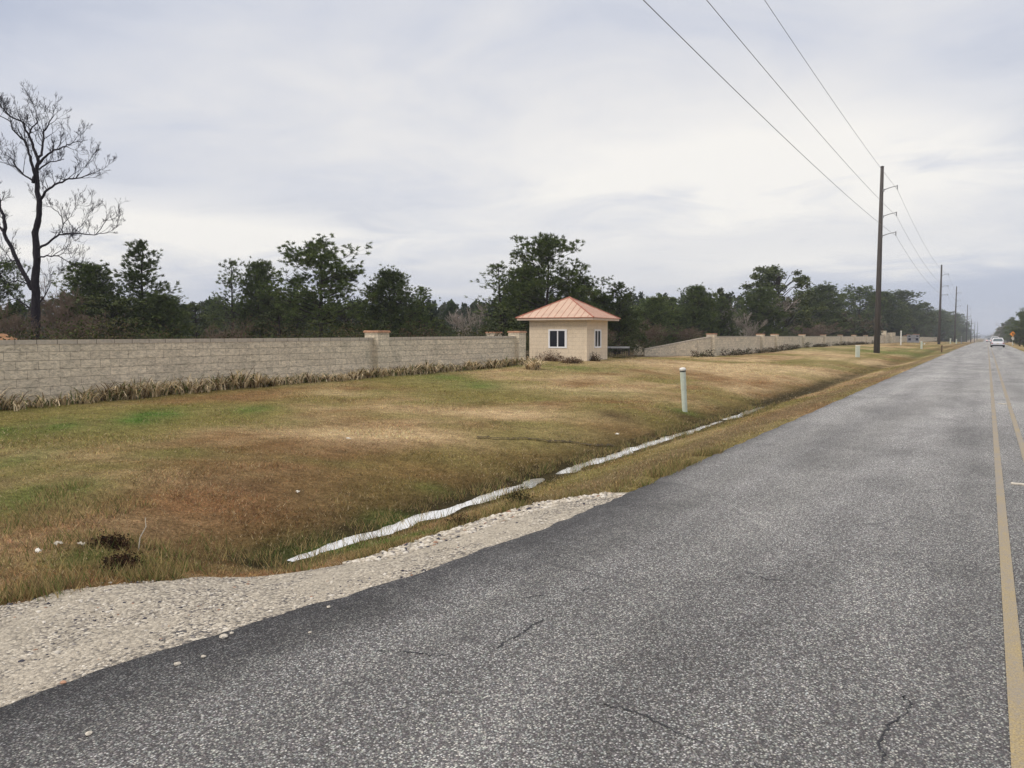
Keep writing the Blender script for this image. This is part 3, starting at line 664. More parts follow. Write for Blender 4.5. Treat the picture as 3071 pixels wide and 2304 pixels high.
# ------------------------------------------------------------------ walls
def pillar(root, x, y, g, top, a=.6, cap='terra', rz=0):
    m_ = MB(); T = Matrix.Translation((x, y, 0)) @ Matrix.Rotation(rz, 4, 'Z'); m_.box(-a / 2, a / 2, -a / 2, a / 2, g - .4, top - .075, T)
    p = m_.build('pillar', M['block'], root, bevel=.01)
    c = MB(); e = a / 2 + .035; c.box(-e, e, -e, e, top - .075, top - .035, T); e -= .02; c.box(-e, e, -e, e, top - .035, top, T)
    c.build('pillar_cap', M[cap], p); return p
def wallrun(root, x0, y0, x1, y1, g0, g1, t0, t1, th=.2, cap=True):
    L_ = math.hypot(x1 - x0, y1 - y0); a = math.atan2(y1 - y0, x1 - x0); n = max(2, int(L_ / 1.5)); m_ = MB()
    dx, dy = math.cos(a), math.sin(a); nx_, ny_ = -dy * th / 2, dx * th / 2
    def sect(t, lo, hi, o):
        x, y = x0 + dx * L_ * t, y0 + dy * L_ * t; return [(x + nx_ * o, y + ny_ * o, lo), (x - nx_ * o, y - ny_ * o, lo), (x - nx_ * o, y - ny_ * o, hi), (x + nx_ * o, y + ny_ * o, hi)]
    for (lo, hi, o, mb) in ((None, -.1, 1, m_),) + (((-.1, 0, 1.12, 'cap'),) if cap else ()):
        mb = m_ if mb is m_ else MB(); vs = []; fs = []
        for i in range(n + 1):
            t = i / n; tp = t0 + (t1 - t0) * t; vs += sect(t, (g0 + (g1 - g0) * t - .5) if lo is None else tp + lo, tp + (hi if cap else 0), o)
            if i:
                b = 4 * i; fs += [(b - 4 + k, b - 4 + (k + 1) % 4, b + (k + 1) % 4, b + k) for k in range(4)]
        fs += [(3, 2, 1, 0), tuple(4 * n + k for k in range(4))]; mb.add(vs, fs)
        o_ = mb.build('wall_panel' if lo is None else 'coping', M['block'] if lo is None else M['cap'], root if lo is None else pan)
        if lo is None: pan = o_
    return pan
gw = lambda y: float(np.interp(y, *WG)) + float(drop(y))
W1 = empty('block_wall', (0, 0, 0), 0, 'long tan block wall with grey coping running from the left edge to the small house', 'wall')
wt = lambda y: float(np.interp(y, [0, 8, 20, 31], [1.65, 1.66, 1.70, 1.745]))
wallrun(W1, WX, -14, WX, 20.5, .1, gw(20), 1.64, wt(20)); pillar(W1, WX, 20.8, gw(20.8), 1.95, .62)
wallrun(W1, WX, 21.1, WX, 30.1, gw(21), gw(30), wt(21), wt(30)); pillar(W1, WX, 30.4, gw(30.4), 1.97, .6)
W1b = empty('wall_pillar', (0, 0, 0), 0, 'block pillar with red tile cap peeking over the wall just left of the small house', 'pillar')
x, y, _ = at(1481, 44); pillar(W1b, x, y, .4, 1.96, .66)
W2 = empty('block_wall', (0, 0, 0), 0, 'pale stained block wall with capped pillars right of the small house, starting as a sloping wing', 'wall')
yy = [60.2, 76.2 - .0]
def wy(u): z = 2711 * 18.5 / (2962 - u); return (z - 18.5 * sy) / cy
pu = [2136, 2282, 2325, 2407, 2470, 2521, 2562, 2597, 2628]
py_ = [wy(u) for u in pu]
ex, ey = -22.3, py_[0] - 4.6
for i, y in enumerate(py_):
    pillar(W2, WX, y, gw(y), 1.93 + float(drop(y)), .66)
    if i: wallrun(W2, WX, py_[i - 1] + .33, WX, y - .33, gw(py_[i - 1]), gw(y), 1.72 + float(drop(y)), 1.72 + float(drop(y)))
# sloping wing: curves away from the road, its top falling to the ground
wp = [(WX, py_[0] - .33), (WX - .7, py_[0] - 1.6), (WX - 1.9, py_[0] - 2.9), (ex, ey)]
tp = [1.66, 1.48, 1.17, .72]
for (a, b), (t0, t1) in zip(zip(wp[:-1], wp[1:]), zip(tp[:-1], tp[1:])): wallrun(W2, a[0], a[1], b[0], b[1], .1, .1, t0, t1, .24, True)
m_ = MB()
# ruined piers left of the wing
for (u, z, top, a, lb) in ((1913, 64, .97, .62, 'broken low block pier nearest the small house, widest of the three'), (1932, 67, .9, .42, 'middle broken block pier between the house and sloping wall'), (1952, 70, .74, .3, 'smallest broken block pier next to the sloping wall end')):
    x, y, _ = at(u, z); g = tz(x, y); P = MB(); P.box(-a / 2, a / 2, -a / 2, a / 2, g - .2, top - .15); P.box(-a / 2 + .02, a * .2, -a / 2 + .02, a / 2 - .03, top - .15, top)
    o = P.build('broken_pier', M['block'], bevel=.02); o.location = (x, y, 0); o.rotation_euler = (0, 0, .4); tag(o, lb, 'block pier', 'broken piers by the entrance')
# far gateway: taller twin piers and the wall beyond
W3 = empty('block_wall', (0, 0, 0), 0, 'distant stretch of pale block wall with a raised gateway, beyond the nearest utility pole', 'wall')
yg = [wy(u) for u in (2652, 2666, 2679)]
for y, t, a in zip(yg, (2.9, 2.55, 2.65), (.9, 1.5, 1.0)): pillar(W3, WX, y, gw(y), t + float(drop(y)), a, 'block')
wallrun(W3, WX, py_[-1] + .5, WX, yg[0] - .5, .3, .3, 1.7, 1.7); wallrun(W3, WX, yg[0] + .5, WX, yg[1] - .8, .3, .3, 2.0, 2.0); wallrun(W3, WX, yg[2] + .6, WX, wy(2722), .2, .1, 1.55, 1.35); wallrun(W3, WX, wy(2722) + 1, WX, wy(2811), .0, -.3, 1.3, .7)
# entrance gate panel behind the house
x, y, _ = at(1846, 52)
g = empty('low_gate', (x, y, tz(x, y)), R(YAW - 5), 'low dark gate with a pale top rail just right of the small house', 'gate')
b = MB(); b.box(-.85, .95, -.03, .03, .62, .74); b.build('top_rail', M['grey'], g)
b = MB(); b.box(-.85, -.77, -.03, .03, -.1, .62); b.box(.87, .95, -.03, .03, -.1, .62)
for i in range(11): b.box(-.7 + i * .145, -.67 + i * .145, -.012, .012, .1, .62)
b.box(-.77, .87, -.02, .02, .05, .1); b.build('bars', M['dark'], g)

# ------------------------------------------------------------------ small house
def house():
    x, y, _ = at(1707, 41); z0 = .46; s = 3.2 / 2; H = 2.2
    r = empty('guard_house', (x, y, z0), R(YAW - 25.8), 'small square cream block guard house with a salmon metal hip roof', 'house')
    wl_ = MB(); wn = []
    ww, w0, w1 = .5, .66, 1.6
    t = .15
    for k in range(4):
        T = Matrix.Rotation(k * math.pi / 2, 4, 'Z'); e = s if k % 2 == 0 else s - t
        for a, b_, c, d in ((-e, -ww + .0, -.5, H), (ww, e, -.5, H), (-ww, ww, -.5, w0), (-ww, ww, w1, H)): wl_.box(a, b_, -s, -s + t, c, d, T)
    wl = wl_.build('wall', M['stucco'], r)
    for k in range(4):
        T = Matrix.Rotation(k * math.pi / 2, 4, 'Z'); f = MB(); fw = .065
        f.box(-ww - .012, -ww + fw, -s - .03, -s + .06, w0 - .012, w1 + .012, T); f.box(ww - fw, ww + .012, -s - .03, -s + .06, w0 - .012, w1 + .012, T)
        f.box(-ww + fw, ww - fw, -s - .03, -s + .06, w1 - fw, w1 + .012, T); f.box(-ww + fw, ww - fw, -s - .03, -s + .06, w0 - .012, w0 + fw, T)
        f.box(-.028, .028, -s - .02, -s + .05, w0 + fw, w1 - fw, T); f.box(ww - fw - .045, ww - fw - .008, -s - .012, -s + .04, w0 + fw, w1 - fw, T)
        wi = f.build('window', M['vinyl'], r)
        g_ = MB(); g_.box(-ww + fw, -.028, -s + .015, -s + .022, w0 + fw, w1 - fw, T); g_.box(.028, ww - fw - .045, -s + .0, -s + .007, w0 + fw, w1 - fw, T)
        g_.build('pane', M['glass'], wi)
    # interior floor and dark ceiling
    c = MB(); c.box(-s + t, s - t, -s + t, s - t, H - .06, H - .02); c.build('ceiling', M['dark'], r)
    o = s + .54; ap = 1.12; rf = MB(); n_ = 10
    rf.add([(-o, -o, H), (o, -o, H), (o, o, H), (-o, o, H), (0, 0, H + ap), (-o, -o, H - .02), (o, -o, H - .02), (o, o, H - .02), (-o, o, H - .02)],
           [(0, 1, 4), (1, 2, 4), (2, 3, 4), (3, 0, 4), (5, 8, 7, 6), (0, 5, 6, 1), (1, 6, 7, 2), (2, 7, 8, 3), (3, 8, 5, 0)])
    roof = rf.build('roof', M['roof'], r)
    se = MB()
    for k in range(4):
        T = Matrix.Rotation(k * math.pi / 2, 4, 'Z')
        for i in range(-5, 6):
            xx = i * .36; yt = -abs(xx)          # seam climbs from the eave to the hip line
            if abs(xx) > o - .1: continue
            p0 = T @ Vector((xx, -o, H + .006)); p1 = T @ Vector((xx, yt, H + .006 + ap * (o + yt) / o)); se.tube([p0, p1], .011, 4)
    se.build('seams', M['roofcap'], roof)
    hp = MB()
    for a, b_ in ((-1, -1), (1, -1), (1, 1), (-1, 1)): hp.tube([(a * o, b_ * o, H + .01), (0, 0, H + ap + .012)], .038, 5)
    for a in ((-o, -o, o, -o), (o, -o, o, o), (o, o, -o, o), (-o, o, -o, -o)): hp.tube([(a[0], a[1], H + .0), (a[2], a[3], H + .0)], .018, 4)
    hp.build('ridge_caps', M['roofcap'], roof)
    fa = MB(); q = o - .05
    for a in ((-q, q, -q, -q + .03), (-q, q, q - .03, q), (-q, -q + .03, -q + .03, q - .03), (q - .03, q, -q + .03, q - .03)): fa.box(a[0], a[1], a[2], a[3], H - .12, H - .022)
    fa.build('fascia', M['fascia'], roof)
    so = MB(); q -= .03; so.box(-q, q, -q, q, H - .02 - .035, H - .022 - .01); so.build('soffit', M['fascia'], roof)
    return x, y
HX, HY = house()

# ------------------------------------------------------------------ utility poles and wires
POLES = []
def upole(u, z, top, label):
    x, y, _ = at(u, z); g = tz(x, y); H = top - g
    r = empty('utility_pole', (x, y, g), 0, label, 'utility pole', 'utility poles along the road')
    b = MB(); b.tube([(0, 0, -.5), (0, 0, H * .5), (0, 0, H)], [.31, .235, .16], 12); b.build('pole', M['pole'], r, True)
    c = MB(); c.lathe([(.18, H), (.18, H + .06), (.02, H + .12)], 12); c.build('pole_top', M['dark'], r)
    tips = []
    for dh in (2.05, 4.75, 6.75):
        h = H - dh; a = MB(); a.tube([(.15, 0, h - .32), (.8, 0, h - .12), (1.45, 0, h)], [.05, .04, .035], 6); a.box(.1, .26, -.12, .12, h - .48, h - .22)
        arm = a.build('arm', M['grey'], r); i_ = MB(); i_.tube([(1.45, 0, h + .06), (1.47, 0, h - .38)], [.06, .05], 8); i_.build('insulator', M['grey'], arm)
        tips.append((x + 1.47, y, g + h - .38))
    POLES.append(tips)
x1 = -9.8; Yp = -31
POLES.append([(x1 + 1.47, Yp, h) for h in (16.9, 14.1, 12.1)])
specs = [(2631, 80.7, 19.1, 'nearest and tallest dark utility pole with three arms, standing before the wall'), (2817, 180.7, 18.0, 'second utility pole along the road, just right of the roadside sign board'), (2864, 274, 18.8, 'third utility pole from the camera, in front of the receding trees'),
         (2899, 425, 18.2, 'fourth utility pole from the camera, thin against the grey sky'), (2912.5, 542, 12.9, 'fifth utility pole from the camera, far along the road'), (2923, 681, 13.3, 'sixth utility pole from the camera, barely rising over the trees'), (2931, 857, 16.5, 'most distant utility pole near the vanishing point')]
for s_ in specs: upole(*s_)
for k, nm in enumerate(('uppermost power line strung along the pole tips', 'middle power line of the three strung along the poles', 'lowest power line of the three strung along the poles')):
    b = MB()
    for i in range(len(POLES) - 1):
        p, q = Vector(POLES[i][k]), Vector(POLES[i + 1][k]); sag = 1.5 if i else 1.1; pts = []
        if i == 0: pts = []
        for j in range(33):
            t = j / 32; c = p.lerp(q, t); c.z -= 4 * sag * t * (1 - t); pts.append(c)
        b.tube(pts, .014 if i < 1 else .016, 4, False)
    tag(b.build('power_line', M['wire']), nm, 'power line', 'power lines')

# ------------------------------------------------------------------ roadside posts, sign
def post_on(u, v): x, y = hit(u, v); return x, y, tz(x, y)
x, y, g = post_on(2054, 1234)
r = empty('marker_post', (x, y, g), 0, 'tall pale green marker post with a white domed cap beside the ditch', 'marker post'); r.rotation_euler = (R(1), R(-4), R(YAW))
b = MB(); b.lathe([(.07, -.12), (.073, .5), (.0735, .62)], 20); b.build('lower_tube', M['marker'], r)
b = MB(); b.lathe([(.076, .625), (.077, 1.1)], 20); b.build('upper_tube', M['marker'], r)
b = MB(); b.lathe([(.083, 1.1), (.084, 1.13)], 20); b.build('band', M['dark'], r, True)
b = MB(); b.lathe([(.086, 1.13), (.088, 1.17), (.08, 1.2), (.05, 1.215), (.01, 1.22)], 20); b.build('cap', M['white'], r, True)
x, y, g = post_on(2572, 1072)
r = empty('marker_post', (x, y, g), R(YAW), 'short stout pale green post in the grass left of the nearest utility pole', 'marker post')
b = MB(); b.box(-.155, .155, -.12, .12, -.1, .97); b.build('post_body', M['marker'], r, bevel=.02); b = MB(); b.box(-.165, .165, -.13, .13, .97, 1.03); b.build('cap', M['white'], r, bevel=.02)
def slim(u, z, w_, v1, label, mat, name='marker_post', capm='white', v0=None):
    x, y, top = at(u, z, v1); g = tz(x, y); r = empty(name, (x, y, g), R(YAW), label, 'marker post' if name == 'marker_post' else name.replace('_', ' '))
    h = top - g; b = MB(); b.box(-w_ / 2, w_ / 2, -w_ / 3, w_ / 3, -.1, h - .08); b.build('post_body', mat, r, bevel=.01); b = MB(); b.box(-w_ / 2 - .01, w_ / 2 + .01, -w_ / 3 - .01, w_ / 3 + .01, h - .08, h); b.build('cap', M[capm], r, bevel=.01); return r, h
slim(2703, 137, .2, 992, 'tall thin white stake before the far wall, left of the sign board', M['white'])
r, h = slim(2764.5, 112, .23, 1024, 'short white post with a small round knob, right of the sign board', M['marker']); b = MB(); b.lathe([(.02, -.1), (.09, -.06), (.1, 0), (.09, .06), (.02, .1)], 10, (.42, 0, h - .35)); b.build('knob', M['white'], r); b = MB(); b.tube([(.1, 0, h - .35), (.36, 0, h - .35)], .02, 5); b.build('bracket', M['grey'], r)
slim(2851, 205, .3, 1015, 'small pale post in the verge between the second and third utility poles', M['marker'])
slim(2869, 215, .3, 1017, 'tiny pale post in the verge just right of the third utility pole', M['marker'])
slim(2884, 235, .22, 1009, 'dull grey post in the shade of the receding trees', M['grey'])
slim(2825, 88, .13, 1036, 'short brown wooden stake in the verge by the road', M['wood'], 'wooden_stake', 'wood')
# sign board on the far wall
x, y, _ = at(2739, 200); g = tz(x, y)
r = empty('sign_board', (x, y, g + .05), R(YAW - 4), 'wide pale sign board with dark corner panels standing before the far wall', 'sign')
b = MB(); b.box(-1.5, 1.5, -.15, .15, -.3, 1.95); b.build('board', plain('lilac_grey_paint', (.4, .4, .45), .7), r, bevel=.02)
for X0, X1, Z0, Z1 in ((-1.25, -.6, .45, 1.05), (.6, 1.25, .45, 1.05), (-1.25, -.75, 1.4, 1.7), (.75, 1.25, 1.4, 1.7)):
    b = MB(); b.box(X0, X1, -.17, -.152, Z0, Z1); b.build('dark_panel', M['navy'], r)
b = MB(); b.box(-.58, .58, -.17, -.152, 1.02, 1.08); b.build('dark_band', M['navy'], r)
b = MB(); b.box(-1.6, 1.6, -.25, .25, 1.95, 2.1); b.box(-2.4, -1.6, -.2, .2, 1.62, 1.8); b.build('top_slab', M['terra'], r, bevel=.02)
# orange diamond warning sign, right verge
x, y, top = at(3038, 165, 1002); g = tz(x, y)
r = empty('warning_sign', (x, y, g), 0, 'orange diamond warning sign on a white post right of the road', 'road sign')
b = MB(); b.box(-.06, .06, -.02, .03, -.2, top - g + .2); b.build('post', M['white'], r)
b = MB(); T = Matrix.Translation((0, -.05, top - g)) @ Matrix.Rotation(R(45), 4, 'Y'); b.box(-.42, .42, -.01, .01, -.42, .42, T); p = b.build('sign_face', M['orange'], r)
b = MB(); b.box(-.05, .05, -.075, -.065, top - g - .2, top - g + .18); b.tube([(-.16, -.07, top - g + .02), (0, -.07, top - g + .22), (.16, -.07, top - g + .02)], .04, 4); b.build('arrow', M['dark'], p)
b = MB(); b.box(-.28, .28, -.06, -.04, top - g - 1.05, top - g - .72); b.build('plate', M['stone'], r)
x, y, top = at(3062, 175, 962); g = tz(x, y)
r = empty('wooden_pole', (x, y, g), 0, 'slim brown wooden pole right of the orange sign', 'pole'); b = MB(); b.tube([(0, 0, -.3), (0, 0, top - g)], [.16, .11], 8); b.build('pole', M['wood'], r, True)
b = MB(); b.tube([(-.5, 0, top - g - .5), (.5, 0, top - g - .5)], .05, 5); b.build('crossarm', M['wood'], r)
x, y, top = at(3041, 190, 985); g = tz(x, y)
r = empty('white_pole', (x, y, g), 0, 'thin pale pole just behind the orange sign', 'pole'); b = MB(); b.tube([(0, 0, -.3), (0, 0, top - g)], [.09, .08], 8); b.build('pole', M['white'], r, True); b = MB(); b.lathe([(.1, 0), (.12, .05), (.02, .12)], 8, (0, 0, top - g)); b.build('cap', M['grey'], r)

# ------------------------------------------------------------------ cars
def loft(sections, mat, name, parent, sub=0):
    """sections: list of (y, [(x,z)...]) closed rings"""
    b = MB(); n = len(sections[0][1]); vs = []; fs = []
    for y, ring in sections: vs += [(x, y, z) for x, z in ring]
    for i in range(len(sections) - 1):
        for k in range(n): k2 = (k + 1) % n; fs.append((i * n + k, i * n + k2, (i + 1) * n + k2, (i + 1) * n + k))
    fs += [tuple(reversed(range(n))), tuple((len(sections) - 1) * n + k for k in range(n))]
    b.add(vs, fs); o = b.build(name, mat, parent, True)
    md = o.modifiers.new('b', 'BEVEL'); md.width = .05; md.segments = 3; md.limit_method = 'ANGLE'; return o
def ring(w_, z0, z1, tw=None, r=.12):
    tw = tw or w_; h = w_ / 2; t = tw / 2
    return [(-h + r, z0), (h - r, z0), (h, z0 + r), (h, (z0 + z1) / 2), (t, z1 - r), (t - r, z1), (-t + r, z1), (-t, z1 - r), (-h, (z0 + z1) / 2), (-h, z0 + r)]
def car(x, y, label, W_=1.8, L_=4.4, H_=1.45, belt=.92, suv=False, lit=False):
    z = float(drop(y)) + .0; r = empty('car', (x, y, z), 0, label, 'car', 'cars driving away along the right lane')
    h = L_ / 2
    loft([(-h, ring(W_ * .86, .3, belt * .82, W_ * .78)), (-h + .18, ring(W_ * .97, .26, belt, W_ * .88)), (-h * .3, ring(W_, .24, belt + .03, W_ * .92)), (h * .4, ring(W_, .24, belt, W_ * .92)), (h - .25, ring(W_ * .95, .26, belt * .85, W_ * .85)), (h, ring(W_ * .82, .32, belt * .68, W_ * .72))], M['carw'], 'body', r)
    y0, y1 = (-h + .1, h * .25) if suv else (-h + .42, h * .32)
    cab = loft([(y0, ring(W_ * .8, belt - .05, belt + .02, W_ * .76, .02)), (y0 + (.2 if suv else .62), ring(W_ * .84, belt - .05, H_ - .02, W_ * .68, .05)), ((y0 + y1) / 2, ring(W_ * .86, belt - .05, H_, W_ * .7, .05)), (y1 - .55, ring(W_ * .84, belt - .05, H_ - .03, W_ * .68, .05)), (y1 + .1, ring(W_ * .8, belt - .05, belt + .02, W_ * .76, .02))], M['carw'], 'cabin', r)
    g_ = MB(); a = belt + .07; c = H_ - .12; yb = y0 + (.02 if suv else .05); yt = y0 + (.15 if suv else .5)
    wb, wt_ = W_ * .36, W_ * .29
    g_.add([(-wb, yb - .03, a), (wb, yb - .03, a), (wt_, yt - .03, c), (-wt_, yt - .03, c), (-wb, yb + .02, a), (wb, yb + .02, a), (wt_, yt + .02, c), (-wt_, yt + .02, c)], [(0, 1, 2, 3), (7, 6, 5, 4), (0, 4, 5, 1), (1, 5, 6, 2), (2, 6, 7, 3), (3, 7, 4, 0)])
    g_.build('rear_window', M['glass_car'], cab)
    for s in (-1, 1):
        sgn = MB(); xa = s * W_ * .432; xb = s * W_ * .36; sgn.add([(xa, y0 + .5, a), (xa, y1 - .25, a), (xb, y1 - .6, c), (xb, y0 + .65, c), (xa - s * .05, y0 + .5, a), (xa - s * .05, y1 - .25, a), (xb - s * .05, y1 - .6, c), (xb - s * .05, y0 + .65, c)], [(0, 1, 2, 3), (7, 6, 5, 4), (0, 4, 5, 1), (1, 5, 6, 2), (2, 6, 7, 3), (3, 7, 4, 0)]); sgn.build('side_window', M['glass_car'], cab)
        t = MB(); t.box(s * W_ * .4 - .11, s * W_ * .4 + .11, -h - .012, -h + .12, belt * .66, belt * .82); t.build('tail_light', M['lit_red' if lit else 'red'], r, bevel=.02)
        mi = MB(); mi.box(s * W_ * .49 - .02, s * W_ * .49 + .14 * s if s > 0 else s * W_ * .49 + .02, y1 - .3, y1 - .18, belt + .02, belt + .16) if s > 0 else mi.box(s * W_ * .49 - .14, s * W_ * .49 + .02, y1 - .3, y1 - .18, belt + .02, belt + .16); mi.build('wing_mirror', M['carw'], r, bevel=.02)
        for yy_ in (-h + .75, h - .8):
            wh = MB(); wh.tube([(s * (W_ / 2 - .24), yy_, .32), (s * (W_ / 2 + .01), yy_, .32)], .33, 20); o = wh.build('wheel', M['tyre'], r, bevel=.02); rm = MB(); rm.tube([(s * (W_ / 2), yy_, .32), (s * (W_ / 2 + .02), yy_, .32)], .2, 14); rm.build('rim', M['grey'], o)
    b = MB(); b.box(-W_ * .44, W_ * .44, -h - .02, -h + .15, .2, .42); b.build('bumper', M['dark'], r, bevel=.03)
    b = MB(); b.box(-.17, .17, -h - .035, -h - .015, .52, .64); b.build('number_plate', M['stone'], r)
M['glass_car'] = m_glass('car_glass', (.1, .13, .15))
lr = NT('lit_tail_lamp'); lr.b.inputs['Emission Color'].default_value = (1, .35, .25, 1); lr.b.inputs['Emission Strength'].default_value = 2.5; M['lit_red'] = lr.col((.6, .1, .08))
x, y, _ = at(2993.5, 122); car(x, y, 'rounded white saloon car driving away, nearest car on the road', 1.86, 4.2, 1.5, .88)
x, y, _ = at(2983, 200); car(x + .15, y, 'tall white sport utility car ahead of the saloon, partly hidden by it', 1.95, 4.7, 1.85, 1.1, True)
x, y, _ = at(2966.5, 365); car(x, y, 'most distant pale car with its tail lamps lit near the vanishing point', 1.9, 4.7, 1.95, 1.1, True, True)

# ------------------------------------------------------------------ trees
def needles(P, D_, n, L_, wd, spread):
    """n needle triangles at each tuft P pointing roughly along D_"""
    N_ = len(P); P = np.repeat(P, n, 0); D_ = np.repeat(D_, n, 0); k = N_ * n
    d = D_ * .75 + rng.normal(0, spread, (k, 3)); d /= np.linalg.norm(d, axis=1, keepdims=True) + 1e-9
    s = np.cross(d, rng.normal(0, 1, (k, 3))); s /= np.linalg.norm(s, axis=1, keepdims=True) + 1e-9
    l = L_ * rng.uniform(.6, 1.2, (k, 1)); b = P + rng.normal(0, .03, (k, 3))
    V = np.stack([b + s * wd * .35, b - s * wd * .35, b + d * l * .55 - s * wd * .6, b + d * l, b + d * l * .55 + s * wd * .6], 1)
    return V.reshape(-1, 3), np.arange(k * 5).reshape(-1, 5)
def pine(kind, seed):
    """unit-scale pine of height 10: returns trunk mesh, crown mesh"""
    random.seed(seed); b = MB(); H = 10.0; lean = [0, 0]; tr = []
    for i in range(11):
        t = i / 10; tr.append((lean[0], lean[1], H * t * .97)); lean[0] += random.uniform(-.07, .07); lean[1] += random.uniform(-.07, .07)
    b.tube(tr, [.17 * (1 - .88 * i / 10) for i in range(11)], 7)
    tp = lambda h: Vector(tr[min(10, int(h))]).lerp(Vector(tr[min(10, int(h) + 1)]), h - int(h))
    P = []; D_ = []
    h = {'open': 2.8, 'cone': 1.0, 'thin': 3.2, 'bushy': .8}[kind]
    while h < 9.7:
        f = (h / H)
        if kind == 'cone': ln = 2.6 * (1 - f)**.75 + .25
        elif kind == 'bushy': ln = 2.9 * (1 - f**2.2)**.7 + .3
        elif kind == 'thin': ln = 1.9 * (1 - f)**.5 + .3
        else: ln = 3.3 * (math.sin(min(1, (1.08 - f) / .8) * math.pi * .62))**.8 * random.uniform(.6, 1.15) + .3
        nb = {'open': 3, 'cone': 3, 'thin': 2, 'bushy': 5}[kind]
        for _ in range(nb):
            a = random.uniform(0, 2 * math.pi); l = ln * random.uniform(.65, 1.1); p = tp(h); up0 = random.uniform(.0, .35) + .35 * f; pts = [p]; q = p.copy(); n = 6
            for j in range(n):
                u_ = up0 + .35 * (j / n)**1.5; d = Vector((math.cos(a), math.sin(a), u_)).normalized(); q = q + d * l / n; pts.append(q.copy()); a += random.uniform(-.18, .18)
            b.tube(pts, [.05 * (1 - .8 * j / n) * (1.2 - f) + .008 for j in range(n + 1)], 4, False)
            m_ = int(4 + l * {'open': 9, 'cone': 7, 'thin': 4.5, 'bushy': 10}[kind])
            cts = [1.0] + [random.uniform(.4 if kind == 'open' else .25, .95) for _q in range(2 + int(l * (.9 if kind in ('open', 'thin') else 1.6)))]
            cof = [Vector((random.gauss(0, 1), random.gauss(0, 1), random.gauss(.5, .6))) * .32 * l**.3 for _q in cts]
            for _k in range(m_):
                ci = random.randrange(len(cts)); t = cts[ci]; c = pts[min(n - 1, int(t * n))].lerp(pts[min(n, int(t * n) + 1)], t * n - int(t * n)) if t < 1 else pts[n]
                off = cof[ci] + Vector((random.gauss(0, 1), random.gauss(0, 1), random.gauss(.1, .75))) * (.24 if kind == 'bushy' else .2) * l**.3
                if _k % 3 == 0: b.tube([c, c + off], [.012, .006], 3, False)
                e = c + off; P.append(e); dd = (Vector((math.cos(a), math.sin(a), .9)) * .8 + off).normalized(); D_.append(dd)
        h += {'open': .33, 'cone': .3, 'thin': .4, 'bushy': .3}[kind] * random.uniform(.7, 1.3)
    for _ in range(14): P.append(Vector(tr[10]) + Vector((random.gauss(0, .15), random.gauss(0, .15), random.uniform(-.3, .1)))); D_.append(Vector((0, 0, 1)))
    P = np.array([tuple(p) for p in P]); D_ = np.array([tuple(p) for p in D_])
    V, Q = needles(P, D_, {'open': 18, 'cone': 15, 'thin': 13, 'bushy': 15}[kind], .27, .034, {'open': .45, 'cone': .28, 'thin': .35, 'bushy': .42}[kind])
    me = bpy.data.meshes.new('trunk'); me.from_pydata(b.v, [], b.f); me.update(); me.polygons.foreach_set('use_smooth', [True] * len(me.polygons))
    return me, mesh_np('crown', V, Q, 5)
def leafy(seed, blobs=60, per=70, H=10.0, W_=3.4, low=.3, leaf=.13, rnd=False):
    random.seed(seed); b = MB(); b.tube([(0, 0, -.2), (.1, .05, H * .4), (0, .1, H * .85)], [.2, .13, .04], 7); C = []
    for i in range(blobs):
        t = random.random()**.8; z = low + (H - low - .4) * t; prof = math.sqrt(max(0.02, 1 - ((t - .5) / .56)**2)) if rnd else min(1, 1.25 * (1 - t)**.55); r = W_ * prof * random.uniform(.25, 1); a = random.uniform(0, 2 * math.pi)
        c = Vector((r * math.cos(a), r * math.sin(a), z)); C.append((c, random.uniform(.35, .75))); b.tube([(0, 0, max(0.2, z - r * .7)), c * .6 + Vector((0, 0, z * .38)), c], [.05, .03, .01], 4, False)
    P = []
    for c, r in C:
        n = int(per * r / .5); q = rng.normal(0, 1, (n, 3)); q /= np.linalg.norm(q, axis=1, keepdims=True); P.append(np.array(c) + q * r * rng.uniform(.3, 1.1, (n, 1)) * np.array([1, 1, .8]))
    P = np.concatenate(P); d = rng.normal(0, 1, P.shape); d[:, 2] += .4; d /= np.linalg.norm(d, axis=1, keepdims=True)
    V, Q = needles(P, d, 1, leaf * 1.6, leaf, .3)
    me = bpy.data.meshes.new('trunk'); me.from_pydata(b.v, [], b.f); me.update()
    return me, mesh_np('crown', V, Q, 5)
def grow(b, p, d, l, r, depth, tw, spread=.5, up=.12, n=5, minr=.006, kk=None):
    pts = [p]; rr = [r]; q = p.copy(); d = d.normalized()
    for j in range(n):
        jt = .09 if kk else .16
        d = (d + Vector((random.gauss(0, jt), random.gauss(0, jt), random.gauss(0, jt * .8) + up * .3))).normalized(); q = q + d * l / n; pts.append(q.copy()); rr.append(max(minr, r * (1 - .6 * (j + 1) / n)))
    (b if depth > 1 else tw).tube(pts, rr, 5 if r > .04 else 3, False)
    if depth == 0: return
    k = random.randint(*kk) if kk else random.randint(4, 6) if depth > 1 else random.randint(3, 6)
    for i in range(k):
        t = random.uniform(.3, 1.0) if i else 1.0; c = pts[min(n - 1, int(t * n))].lerp(pts[min(n, int(t * n) + 1)], (t * n) % 1 if t < 1 else 1)
        nd = (d + Vector((random.gauss(0, spread), random.gauss(0, spread), random.gauss(0, spread) + up))).normalized()
        grow(b, c, nd, l * random.uniform(.45, .68), max(minr, r * random.uniform(.36, .52)), depth - 1, tw, spread, up, max(3, n - 1), minr, kk)
